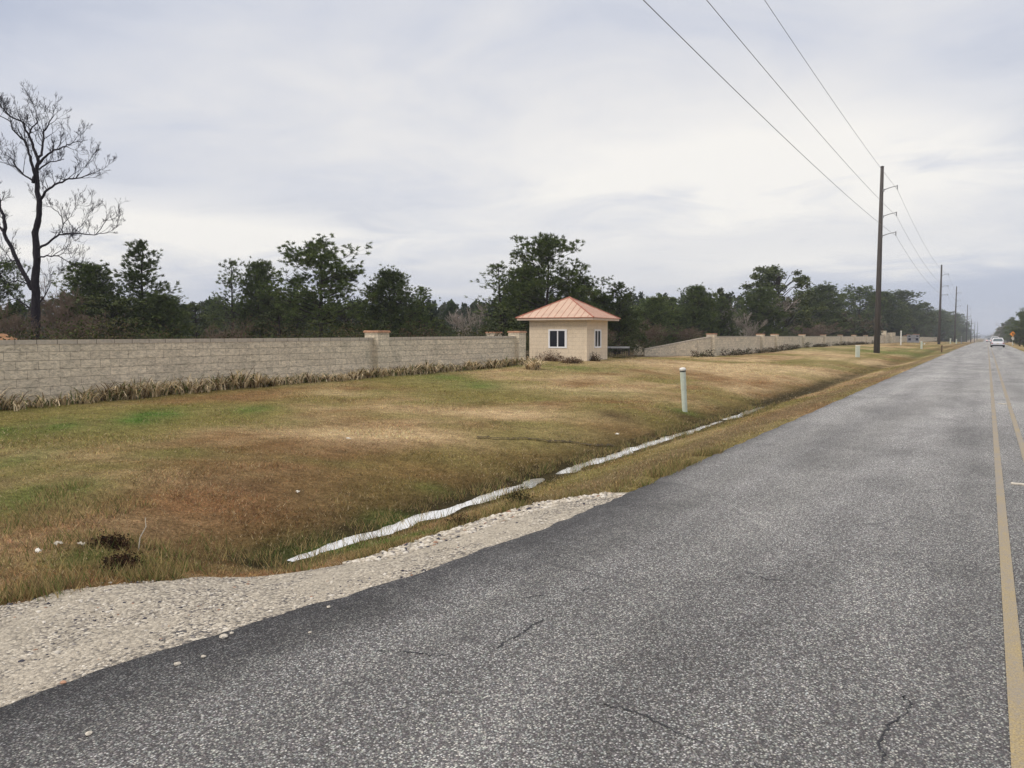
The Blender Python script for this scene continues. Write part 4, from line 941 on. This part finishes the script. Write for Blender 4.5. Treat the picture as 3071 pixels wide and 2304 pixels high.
def bare(seed, depth=4, stems=1, spread=.5, H=10.0, r=.17, up=.25, minr=.017):
    random.seed(seed); b = MB(); t = MB()
    for s in range(stems): grow(b, Vector((random.uniform(-.1, .1), random.uniform(-.1, .1), 0)), Vector((random.gauss(0, .25 * (stems > 1)), random.gauss(0, .25 * (stems > 1)), 1)), H * .55 * random.uniform(.8, 1.1), r, depth, t, spread, up, 6, minr)
    out = []
    for m_, nm in ((b, 'trunk'), (t, 'crown')):
        me = bpy.data.meshes.new(nm); me.from_pydata(m_.v, [], m_.f); me.update(); out.append(me)
    return out
def proto(pair, mats):
    for me, mt in zip(pair, mats): me.materials.append(mt)
    return pair
PR = {'open1': proto(pine('open', 1), (M['bark'], M['pine'])), 'open2': proto(pine('open', 5), (M['bark'], M['pine'])), 'cone1': proto(pine('cone', 2), (M['bark'], M['pine2'])), 'cone2': proto(pine('cone', 8), (M['bark'], M['pine'])),
      'thin1': proto(pine('thin', 3), (M['bark'], M['pine2'])), 'bushy1': proto(pine('bushy', 4), (M['bark'], M['pine'])), 'bushy2': proto(pine('bushy', 9), (M['bark'], M['pine2'])),
      'ever1': proto(leafy(11), (M['bark'], M['ever'])), 'ever2': proto(leafy(12, 95, 95, W_=4.2, rnd=True, low=1.2), (M['bark'], M['ever'])),
      'bare1': proto(bare(21, 4, 1), (M['grey_bark'], M['grey_bark'])), 'bare2': proto(bare(22, 4, 2, .6), (M['grey_bark'], M['grey_bark'])), 'bare3': proto(bare(23, 4, 4, .7, r=.08), (M['twig'], M['twig'])), 'bare4': proto(bare(28, 4, 5, .75, r=.07), (M['twig'], M['twig']))}
PW = {'open1': 6.6, 'open2': 6.6, 'cone1': 4.8, 'cone2': 4.8, 'thin1': 4.2, 'bushy1': 6, 'bushy2': 6, 'ever1': 7, 'ever2': 8.5, 'bare1': 7, 'bare2': 8, 'bare3': 8, 'bare4': 9}
def tree(kind, u, vtop, z, wpx, label, name='pine_tree', group=None, cat='tree', sink=0):
    """u, vtop, width in photo pixels at forward distance z -> real place, height and spread"""
    if 2000 < u < 2900: z = max(z, 2711 * (25 if u < 2600 else 22.5) / (2962 - u))
    x, y, top = at(u, z, vtop); g = tz(x, y) - sink; H = top - g; Wm = wpx * z / F
    me = PR[kind]; zs = [v for v in (max(c[2] for c in m_.bound_box) for m_ in ())]
    r = empty(name, (x, y, g), random.uniform(0, 6.28), label, cat, group)
    hh_ = HT[kind]; r.scale = (Wm / PW[kind], Wm / PW[kind], H / hh_)
    for m_, nm in zip(me, ('trunk', 'crown')): link(nm, m_, None, r)
    return r
HT = {}
for k_, (a, c) in PR.items():
    co = np.empty(len(c.vertices) * 3, np.float32); c.vertices.foreach_get('co', co); co = co.reshape(-1, 3); HT[k_] = float(np.percentile(co[:, 2], 99.9))
    PW[k_] = float(2 * np.percentile(np.hypot(co[:, 0], co[:, 1]), 93))
s = 3071 / 2212
T_ = [  # kind, u, top (in 2212-wide reading), z, width, name, label
 ('open2', -12, 560, 52, 120, 'pine_tree', 'loose tufted pine at the left edge behind the big bare tree'),
 ('bare3', 118, 600, 44, 95, 'bare_bush', 'grey leafless bush just right of the big bare tree trunk'),
 ('bushy1', 195, 568, 50, 150, 'pine_tree', 'rounded dark pine between the big bare tree and the pointed pine'),
 ('cone1', 300, 520, 50, 150, 'pine_tree', 'pointed cone-shaped pine right of the big bare tree'),
 ('ever2', 240, 640, 46, 190, 'evergreen_tree', 'low dark evergreen below the rounded pine at left'),
 ('bushy2', 352, 632, 47, 120, 'pine_tree', 'low bushy pine at the right foot of the pointed pine'),
 ('ever1', 420, 655, 60, 110, 'evergreen_tree', 'low evergreen filling the gap right of the pointed pine'),
 ('cone2', 462, 640, 90, 60, 'pine_tree', 'small distant pine just left of the slim twin pines'),
 ('thin1', 500, 558, 62, 85, 'pine_tree', 'slim see-through pine, left one of the twin pines'),
 ('bushy1', 556, 562, 60, 100, 'pine_tree', 'denser dark pine, right one of the twin pines'),
 ('ever1', 600, 650, 55, 120, 'evergreen_tree', 'dark evergreen at the left foot of the large spreading pine'),
 ('open1', 690, 514, 50, 205, 'pine_tree', 'large spreading pine behind the long wall, left of the capped pillar'),
 ('ever2', 745, 655, 56, 130, 'evergreen_tree', 'dark evergreen at the right foot of the large spreading pine'),
 ('cone1', 640, 600, 58, 110, 'pine_tree', 'young pine tucked into the left side of the large spreading pine'),
 ('bushy2', 838, 578, 52, 125, 'pine_tree', 'medium pine rising above the capped wall pillar'),
 ('cone2', 905, 618, 56, 90, 'pine_tree', 'shorter pine just right of the one above the wall pillar'),
 ('bare1', 985, 665, 75, 75, 'bare_tree', 'pale leafless tree in the low gap of the treeline'),
 ('bare2', 1030, 640, 78, 70, 'bare_tree', 'pale leafless tree just left of the thin pine by the house'),
 ('ever1', 945, 690, 60, 110, 'evergreen_tree', 'low evergreen under the gap in the treeline'),
 ('thin1', 1078, 566, 58, 115, 'pine_tree', 'thin see-through pine left of the tall pine behind the house'),
 ('open2', 1185, 505, 56, 190, 'pine_tree', 'tall dominant pine rising behind the small house'),
 ('bushy1', 1130, 575, 60, 120, 'pine_tree', 'dark pine filling the left side of the tall pine behind the house'),
 ('open1', 1262, 592, 58, 135, 'pine_tree', 'pine above the right slope of the house roof'),
 ('ever1', 1090, 665, 52, 120, 'evergreen_tree', 'dark evergreen just left of the house wall'),
 ('cone1', 1338, 610, 58, 100, 'pine_tree', 'small tufted pine right of the house roof'),
 ('ever2', 1330, 665, 60, 130, 'evergreen_tree', 'dark evergreen right behind the small house'),
 ('bushy2', 1412, 638, 75, 100, 'pine_tree', 'blue-green pine right of the house, first of the low run'),
 ('cone2', 1455, 640, 85, 80, 'pine_tree', 'narrow pine second in the low run right of the house'),
 ('bushy1', 1512, 616, 85, 90, 'pine_tree', 'taller pine in the low run above the sloping wall'),
 ('cone1', 1558, 640, 88, 80, 'pine_tree', 'narrow pine left of the round dark crown'),
 ('bare3', 1400, 690, 64, 90, 'bare_bush', 'brown leafless bush behind the broken piers'),
 ('bare2', 1585, 655, 76, 130, 'bare_tree', 'pale leafless tree behind the first right wall panel'),
 ('bare1', 1655, 640, 78, 125, 'bare_tree', 'brightest leafless tree before the round dark crown'),
 ('ever2', 1685, 574, 90, 165, 'evergreen_tree', 'tall round-crowned dark tree behind the right wall'),
 ('bushy1', 1640, 620, 92, 100, 'pine_tree', 'dark pine under the left side of the round crown'),
 ('bushy2', 1775, 612, 95, 110, 'pine_tree', 'pine right of the round-crowned tree'),
 ('ever1', 1800, 675, 84, 140, 'evergreen_tree', 'low olive evergreen behind the pillared wall'),
 ('open1', 1858, 616, 105, 115, 'pine_tree', 'pine immediately left of the nearest utility pole'),
 ('bare4', 1745, 685, 84, 110, 'bare_bush', 'brown leafless thicket behind the pillared wall'),
 ('bushy1', 1905, 630, 112, 100, 'pine_tree', 'pine directly behind the nearest utility pole'),
 ('open2', 1950, 626, 118, 110, 'pine_tree', 'pine right of the nearest utility pole with a loose crown'),
 ('ever1', 1995, 655, 130, 110, 'evergreen_tree', 'dark tree behind the tall thin white stake'),
 ('bushy2', 2022, 668, 150, 80, 'pine_tree', 'dark pine just left of the second utility pole'),
 ('ever2', 2045, 672, 175, 70, 'evergreen_tree', 'dark tree just right of the second utility pole'),
 ('bushy1', 2062, 680, 210, 60, 'pine_tree', 'dark pine behind the third utility pole'),
]
for kd, u, vt, z, wp_, nm, lb in T_:
    tree(kd, u * s, vt * s, z, wp_ * s, lb, nm, {'pine_tree': 'pines behind the walls', 'evergreen_tree': 'dark evergreens behind the walls', 'bare_tree': 'leafless trees behind the walls', 'bare_bush': 'leafless bushes behind the walls'}[nm], 'bush' if nm == 'bare_bush' else 'tree')
# receding rows either side of the far road
random.seed(31)
for i in range(34):
    Y = 235 + i * 23; X = (-22 if Y < 390 else -18) - random.uniform(0, 3); H = random.uniform(11.5, 15.5) if Y > 330 else random.uniform(9, 12)
    kd = random.choice(['bushy1', 'ever1', 'bushy2', 'ever2']); g = tz(X, Y)
    r = empty('roadside_tree', (X, Y, g), random.random() * 6, 'dark tree in the hazy row receding along the left of the far road', 'tree', 'trees receding along the left of the road'); r.scale = (1.5, 1.5, H / HT[kd])
    for m_, n_ in zip(PR[kd], ('trunk', 'crown')): link(n_, m_, None, r)
for i in range(44):
    Y = 190 + i * 23; X = (12.5 if Y < 380 else 8.5) + random.uniform(0, 5) + (0 if i else 4); H = random.uniform(9, 14); kd = random.choice(['bushy1', 'ever1', 'ever2', 'bare2', 'open1']); g = tz(X, Y)
    r = empty('roadside_tree', (X, Y, g), random.random() * 6, 'tree in the hazy row receding along the right of the far road', 'tree', 'trees receding along the right of the road'); r.scale = (1.3, 1.3, H / HT[kd])
    for m_, n_ in zip(PR[kd], ('trunk', 'crown')): link(n_, m_, None, r)
tree('open2', 3085, 930, 170, 95, 'tall tree at the right edge of the picture beyond the orange sign', 'roadside_tree')
tree('ever2', 3075, 985, 165, 90, 'dense dark tree at the right edge behind the wooden pole', 'roadside_tree')

# the big leafless tree at the left: limbs drawn from the photo, at one real distance
def big_tree():
    z = 40; x0, y0, _ = at(102, z); g = tz(x0, y0)
    r = empty('bare_tree', (x0, y0, g), R(YAW), 'big dark leafless tree with two stems towering at the left edge', 'tree')
    def pt(u, v, dy=0):   # photo reading of the 1038x1660 zoom, to metres in the tree's own plane plus depth dy
        U = u * .4817; Vv = 250 + v * .4817
        a, b_, c = at(U, z + dy, Vv); dx = (a - x0) * cy + (b_ - y0) * sy; return Vector((dx, dy, c - g))
    random.seed(44); KR = .64; tr = MB(); tw = MB()
    limbs = [  # (points, r0, r1, depth-of-subbranching)
        ([(225, 1640, 0), (222, 1420, 0), (215, 1250, .1), (230, 1100, .1), (222, 980, .1), (238, 850, 0), (245, 740, 0), (232, 640, .1), (228, 540, .1), (235, 470, .1)], .36, .13, 0),
        ([(215, 1300, 0), (185, 1260, .1), (150, 1190, .3), (85, 1060, .6), (25, 935, .8), (32, 880, .8), (8, 800, .9), (-2, 730, 1), (-25, 640, 1.2)], .21, .08, 1),
        ([(25, 935, .8), (-20, 870, 1.2), (-60, 760, 1.5)], .1, .04, 2),
        ([(205, 620, 0), (208, 540, -.2), (190, 480, -.3), (175, 410, -.3), (145, 350, -.4), (100, 310, -.5), (65, 240, -.6), (0, 205, -.6)], .14, .03, 2),
        ([(235, 470, .1), (205, 400, .5), (182, 330, .6), (150, 270, .6), (130, 235, .5), (60, 205, .4), (20, 160, .4), (0, 130, .5)], .12, .03, 2),
        ([(182, 330, .6), (190, 290, .2), (235, 240, 0), (225, 200, -.2), (205, 130, -.3)], .07, .02, 2),
        ([(235, 470, .1), (258, 430, .3), (265, 370, .5), (270, 300, .7), (300, 260, .8), (335, 200, .9)], .11, .03, 2),
        ([(245, 500, 0), (290, 450, -.5), (335, 415, -.8), (390, 395, -1.1), (440, 380, -1.3), (495, 362, -1.5)], .1, .02, 2),
        ([(245, 535, 0), (300, 495, .6), (350, 485, .9), (380, 472, 1.2)], .07, .03, 1),
        ([(210, 615, .1), (160, 580, .4), (100, 520, .6), (70, 465, .8), (20, 440, 1)], .08, .02, 2),
        ([(130, 555, .4), (85, 515, .4), (0, 490, 0)], .05, .02, 2),
        ([(250, 725, 0), (280, 675, -.5), (340, 630, -.9), (410, 600, -1.3), (470, 592, -1.7), (545, 570, -2.1), (610, 548, -2.5)], .11, .02, 2),
        ([(290, 665, .1), (262, 625, .4), (250, 600, .6)], .04, .015, 1),
        ([(470, 592, -1.7), (530, 520, -1.6), (570, 460, -1.5)], .04, .012, 2),
        ([(240, 1030, 0), (300, 995, .6), (350, 955, 1), (410, 935, 1.3), (500, 935, 1.7), (590, 945, 2), (665, 930, 2.4), (720, 890, 2.7)], .10, .015, 2),
        ([(390, 935, 1.2), (388, 860, .9), (360, 800, .7), (290, 765, .4)], .045, .015, 2),
        ([(590, 945, 2), (640, 880, 2.2), (720, 835, 2.4)], .04, .012, 2), ([(470, 930, 1.5), (520, 870, 1.2), (560, 800, 1)], .035, .01, 2),
        ([(388, 880, 1), (440, 830, 1.1), (480, 760, 1.2)], .03, .01, 2),
        ([(240, 1090, 0), (290, 1072, -.6), (360, 1075, -1), (430, 1115, -1.5), (470, 1140, -1.9)], .07, .012, 2), ([(330, 1072, -.8), (390, 1030, -.9), (440, 1000, -1)], .03, .01, 2),
        ([(100, 1100, .5), (50, 1110, 1), (0, 1130, 1.5)], .06, .02, 2), ([(165, 1250, .1), (110, 1225, -.5), (60, 1240, -1), (10, 1250, -1.5)], .05, .015, 2), ([(215, 1430, 0), (160, 1380, .6), (100, 1340, 1), (20, 1350, 1.4)], .08, .02, 2), ([(235, 1380, 0), (290, 1300, .5), (330, 1230, .9)], .06, .015, 2)]
    for pts, r0, r1, dep in limbs:
        P = [pt(*p) for p in pts]; Q = [P[0]]
        for a, b_ in zip(P[:-1], P[1:]):
            for t in (.34, .67, 1.0): Q.append(a.lerp(b_, t) + (Vector((random.gauss(0, .03), random.gauss(0, .03), random.gauss(0, .03))) if t < 1 else Vector()))
        n = len(Q); tr.tube(Q, [KR * (r0 + (r1 - r0) * i / (n - 1)) for i in range(n)], 8 if r0 > .2 else 6, False)
        L_ = sum((b_ - a).length for a, b_ in zip(Q[:-1], Q[1:]))
        if dep:
            for i in range(1, n):
                if i < n * .2: continue
                for _ in range(1 if i < n - 1 else 3):
                    d = (Q[i] - Q[i - 1]).normalized(); nd = (d * .8 + Vector((random.gauss(0, .6), random.gauss(0, .55), random.gauss(.5, .45)))).normalized()
                    rr = (r0 + (r1 - r0) * i / (n - 1)); grow(tr, Q[i], nd, random.uniform(.34, .75) * (1 if dep == 2 else .8), min(.026, rr * .4), 3, tw, .48, .22, 4, .0055, (2, 4))
    tr.build('trunk', M['black_bark'], r, True); tw.build('twigs', M['black_bark'], r)
big_tree()

# ------------------------------------------------------------------ brush, weeds, far wood
def cloud(P, leaf, cols, name, mat, label, cat, d=None, n=1, kind='stuff'):
    if d is None: d = rng.normal(0, 1, P.shape); d[:, 2] += .5; d /= np.linalg.norm(d, axis=1, keepdims=True)
    V, Q = needles(P, d, n, leaf * 2, leaf, .4); C = np.repeat(np.repeat(cols, n, 0)[:, None], 5, 1).reshape(-1, 3)
    return tag(link(name, mesh_np(name, V, Q, 5, False, C), mat), label, cat, kind=kind)
# undergrowth behind the wall line: thickets with uneven tops
def thicket(n, dx, ztop, z0, seed, leafsz=.1):
    Yc = rng.uniform(4, 150, n); Xc = -21.5 - dx * rng.random(n); P = []; C = []
    pal = np.array([[.045, .06, .02], [.085, .065, .04], [.075, .08, .03], [.11, .08, .05], [.035, .045, .017]])
    for x, y in zip(Xc, Yc):
        nz = float(vnoise(np.array([x * .22]), np.array([y * .22]), seed)[0]); h = ztop * (.45 + .75 * nz) * random.uniform(.7, 1.1); r = random.uniform(.7, 1.5); m_ = int(210 * (1 if y < 80 else .6))
        q = rng.normal(0, 1, (m_, 3)); q /= np.linalg.norm(q, axis=1, keepdims=True); q = q * rng.uniform(.35, 1.05, (m_, 1)) * np.array([r, r, h / 2]) + np.array([x, y, tz(x, y) + h / 2]); P.append(q)
        c = pal[int(rng.choice(5, p=[.3, .2, .2, .1, .2]))]; C.append(c * rng.uniform(.75, 1.25, (m_, 1)))
    return np.concatenate(P), np.concatenate(C)
P, C = thicket(900, 16, 2.2, 0, 5); k_ = ~((np.abs(P[:, 0] - HX) < 2.8) & (np.abs(P[:, 1] - HY) < 2.8)); P, C = P[k_], C[k_]
Pf = []; Cf = []
for _ in range(420):
    yf = rng.uniform(150, 750); xf = (-20.5 if yf < 390 else -17) - 6 * rng.random() if rng.random() < .6 else 12 + 7 * rng.random(); h_ = rng.uniform(2.5, 6); q = rng.normal(0, 1, (90, 3)); q /= np.linalg.norm(q, axis=1, keepdims=True)
    Pf.append(q * rng.uniform(.3, 1.05, (90, 1)) * np.array([2.2, 3, h_ / 2]) + np.array([xf, yf, tz(xf, yf) + h_ / 2])); Cf.append(np.array([[.04, .05, .02], [.07, .06, .035]][int(rng.integers(0, 2))]) * rng.uniform(.6, 1.4, (90, 1)))
for _ in range(130):
    yf = rng.uniform(1150, 1400); xf = rng.uniform(-160, 120); h_ = rng.uniform(5.5, 9); q = rng.normal(0, 1, (60, 3)); q /= np.linalg.norm(q, axis=1, keepdims=True)
    Pf.append(q * rng.uniform(.2, 1.05, (60, 1)) * np.array([6, 4, h_ / 2]) + np.array([xf, yf, tz(xf, yf) + h_ / 2])); Cf.append(np.tile(np.array([[.05, .06, .03]]), (60, 1)))
cloud(np.concatenate(Pf), .5, np.concatenate(Cf), 'roadside_brush', M['leaf'], 'dark brush at the foot of the receding roadside trees', 'undergrowth')
cloud(P, .045, C, 'undergrowth', M['leaf'], 'tangled dark undergrowth and thickets behind the walls', 'undergrowth')
# far wood: conifers read as one mass
def wood(n, label):
    P = []; C = []
    for _ in range(n):
        u = rng.uniform(-150, 2900); z = rng.uniform(95, 230) if u < 2200 else rng.uniform(150, 300)
        x, y, _t = at(u, z)
        if x > -30: continue
        H = 1.8 + z / 1660 * (62 if u < 1500 else 78) * rng.uniform(.55, 1.08); g = tz(x, y); w_ = rng.uniform(1.6, 2.6) * (z / 120)**.5; m_ = 190
        t = rng.random(m_)**.75; rad = w_ * (1 - t)**.7 * np.sqrt(rng.random(m_)) + .1; a = rng.uniform(0, 6.28, m_)
        P.append(np.stack([x + rad * np.cos(a), y + rad * np.sin(a), g + .4 + t * H + rng.normal(0, .15, m_)], -1)); c = np.array([[.03, .046, .02], [.04, .058, .026], [.05, .06, .028], [.09, .075, .055]][int(rng.choice(4, p=[.4, .3, .22, .08]))]); C.append(c * rng.uniform(.6, 1.4, (m_, 1)))
    P = np.concatenate(P); C = np.concatenate(C); d = rng.normal(0, .5, P.shape); d[:, 2] += 1; d /= np.linalg.norm(d, axis=1, keepdims=True)
    cloud(P, .3, C, 'forest', M['leaf'], label, 'forest', d)
wood(800, 'distant pine wood closing the view behind the nearer trees')
# reddish bare brush standing over the long wall
random.seed(77)
for u, vt, z, wd, lb in ((500 * s, 690 * s, 36, 95, 'reddish leafless brush over the wall below the twin pines'), (470 * s, 700 * s, 33, 70, 'low twiggy brush over the wall, left of the reddish brush'), (20 * s, 655 * s, 34, 100, 'brown leafless brush at the left edge over the wall'), (160 * s, 660 * s, 40, 120, 'olive brown brush right of the big bare trunk'),
                         (1480 * s, 700 * s, 66, 90, 'brown leafless brush above the sloping wall'), (1300 * s, 700 * s, 54, 70, 'weedy olive brush at the right corner of the house'), (1840 * s, 690 * s, 88, 80, 'brown brush behind the wall left of the nearest pole')):
    tree(random.choice(['bare3', 'bare4']), u, vt, z, wd * s, lb, 'bare_bush', 'leafless bushes behind the walls', 'bush')
# clay heap at the left edge behind the wall
x, y, top = at(-25, 30, 990); bm = bmesh.new(); bmesh.ops.create_uvsphere(bm, u_segments=20, v_segments=10, radius=1)
for v_ in bm.verts: n_ = random.uniform(.9, 1.1); v_.co = Vector((v_.co.x * 1.6 * n_, v_.co.y * 1.4 * n_, max(-.1, v_.co.z) * 1.55 * n_))
me = bpy.data.meshes.new('clay_heap'); bm.to_mesh(me); bm.free(); o = link('clay_heap', me, M['clay']); o.location = (x, y, tz(x, y)); tag(o, 'orange clay heap showing over the wall at the left edge', 'heap')
# dark weeds by the culvert, brown weeds by the house, weeds along the right wall
def weed(u, v, rx, ry, h, n, cols, label, leaf=.02, name='weed_clump', xyz=None):
    x, y = hit(u, v) if xyz is None else xyz; q = rng.normal(0, 1, (n, 3)); q /= np.linalg.norm(q, axis=1, keepdims=True); q = q * rng.uniform(.2, 1.05, (n, 1)); q[:, 2] = np.abs(q[:, 2]); q *= np.array([rx, ry, h])
    q[:, 2] *= .75 + .5 * rng.random(n); C = np.array(cols)[rng.integers(0, len(cols), n)] * rng.uniform(.6, 1.4, (n, 1))
    o = cloud(q, leaf, C, name, M['leaf'], label, 'weeds', kind=None); o.location = (x, y, tz(x, y) - .02); return o
dkc = [(.035, .018, .012), (.06, .03, .018), (.025, .02, .012)]
weed(362, 1700, .17, .13, .1, 1700, dkc, 'dark red-brown weed clump by the gravel, nearer of the pair', .011)
weed(330, 1636, .17, .14, .08, 1500, dkc, 'dark red-brown weed clump, farther of the pair', .011)
weed(1560, 1517, .2, .1, .2, 1700, [(.06, .045, .02), (.03, .03, .015)], 'small dark weed between the ditch water and the gravel, right one', .01)
weed(1385, 1576, .2, .09, .1, 1500, [(.05, .05, .02), (.09, .05, .03)], 'small dark weed between the ditch water and the gravel, left one', .01)
br = [(.2, .12, .075), (.13, .08, .05), (.09, .065, .035), (.26, .19, .12)]
weed(1650, 1083, .95, .5, .5, 1500, br, 'rusty brown weeds at the front foot of the small house', .035)
weed(1715, 1090, .6, .35, .3, 1700, br, 'low brown weeds under the front window of the house', .03)
weed(1778, 1083, .45, .35, .42, 900, br[:3] + [(.07, .08, .03)], 'brown weeds at the front corner of the small house', .03)
weed(1860, 1075, 1.2, .5, .25, 900, [(.12, .12, .05), (.2, .15, .08)], 'low olive weeds at the right foot of the house', .03)
rc = [(.045, .04, .018), (.08, .045, .028), (.05, .06, .022)]
for i, y in enumerate(np.linspace(53, 150, 34)):
    pass
n_ = 16000; Yw = rng.uniform(54, 165, n_); k_ = fbm(Yw * .55, Yw * 0 + 4, 3, 12) > .47; Yw = Yw[k_]; Pw = np.stack([WX + .3 + np.abs(rng.normal(0, .28, len(Yw))), Yw, np.zeros(len(Yw))], -1); Pw[:, 2] = terr(Pw[:, 0], Yw) + rng.random(len(Yw))**1.6 * (.75 * fbm(Yw * .8, Yw * 0, 3, 13) + .05)
Cw = np.array(rc)[rng.integers(0, 3, len(Yw))] * rng.uniform(.6, 1.5, (len(Yw), 1)); cloud(Pw, .045, Cw, 'wall_weeds', M['leaf'], 'straggling dark weeds along the foot of the right wall', 'weeds')
# stick in the grass
x, y = hit(415, 1652); b = MB(); b.tube([(0, 0, 0), (.03, 0, .12), (.09, .02, .22), (.08, .02, .3)], [.006, .005, .004, .002], 5); o = b.build('dry_stick', M['stone']); o.location = (x, y, tz(x, y)); tag(o, 'pale dry stick standing beside the dark weeds', 'stick')

# ------------------------------------------------------------------ haze
b = MB(); b.box(-720, 720, -80, 1620, -8, 40); hz = b.build('haze', None)
hm = bpy.data.materials.new('haze_air'); hm.use_nodes = True; nt = hm.node_tree; nt.nodes.remove(nt.nodes['Principled BSDF'])
pv = nt.nodes.new('ShaderNodeVolumePrincipled'); pv.inputs['Color'].default_value = (.82, .88, 1, 1); pv.inputs['Density'].default_value = .00045; pv.inputs['Anisotropy'].default_value = .1
nt.links.new(pv.outputs[0], nt.nodes['Material Output'].inputs['Volume']); hz.data.materials.append(hm); tag(hz, kind='stuff', label='thin bluish haze filling the air', cat='haze')
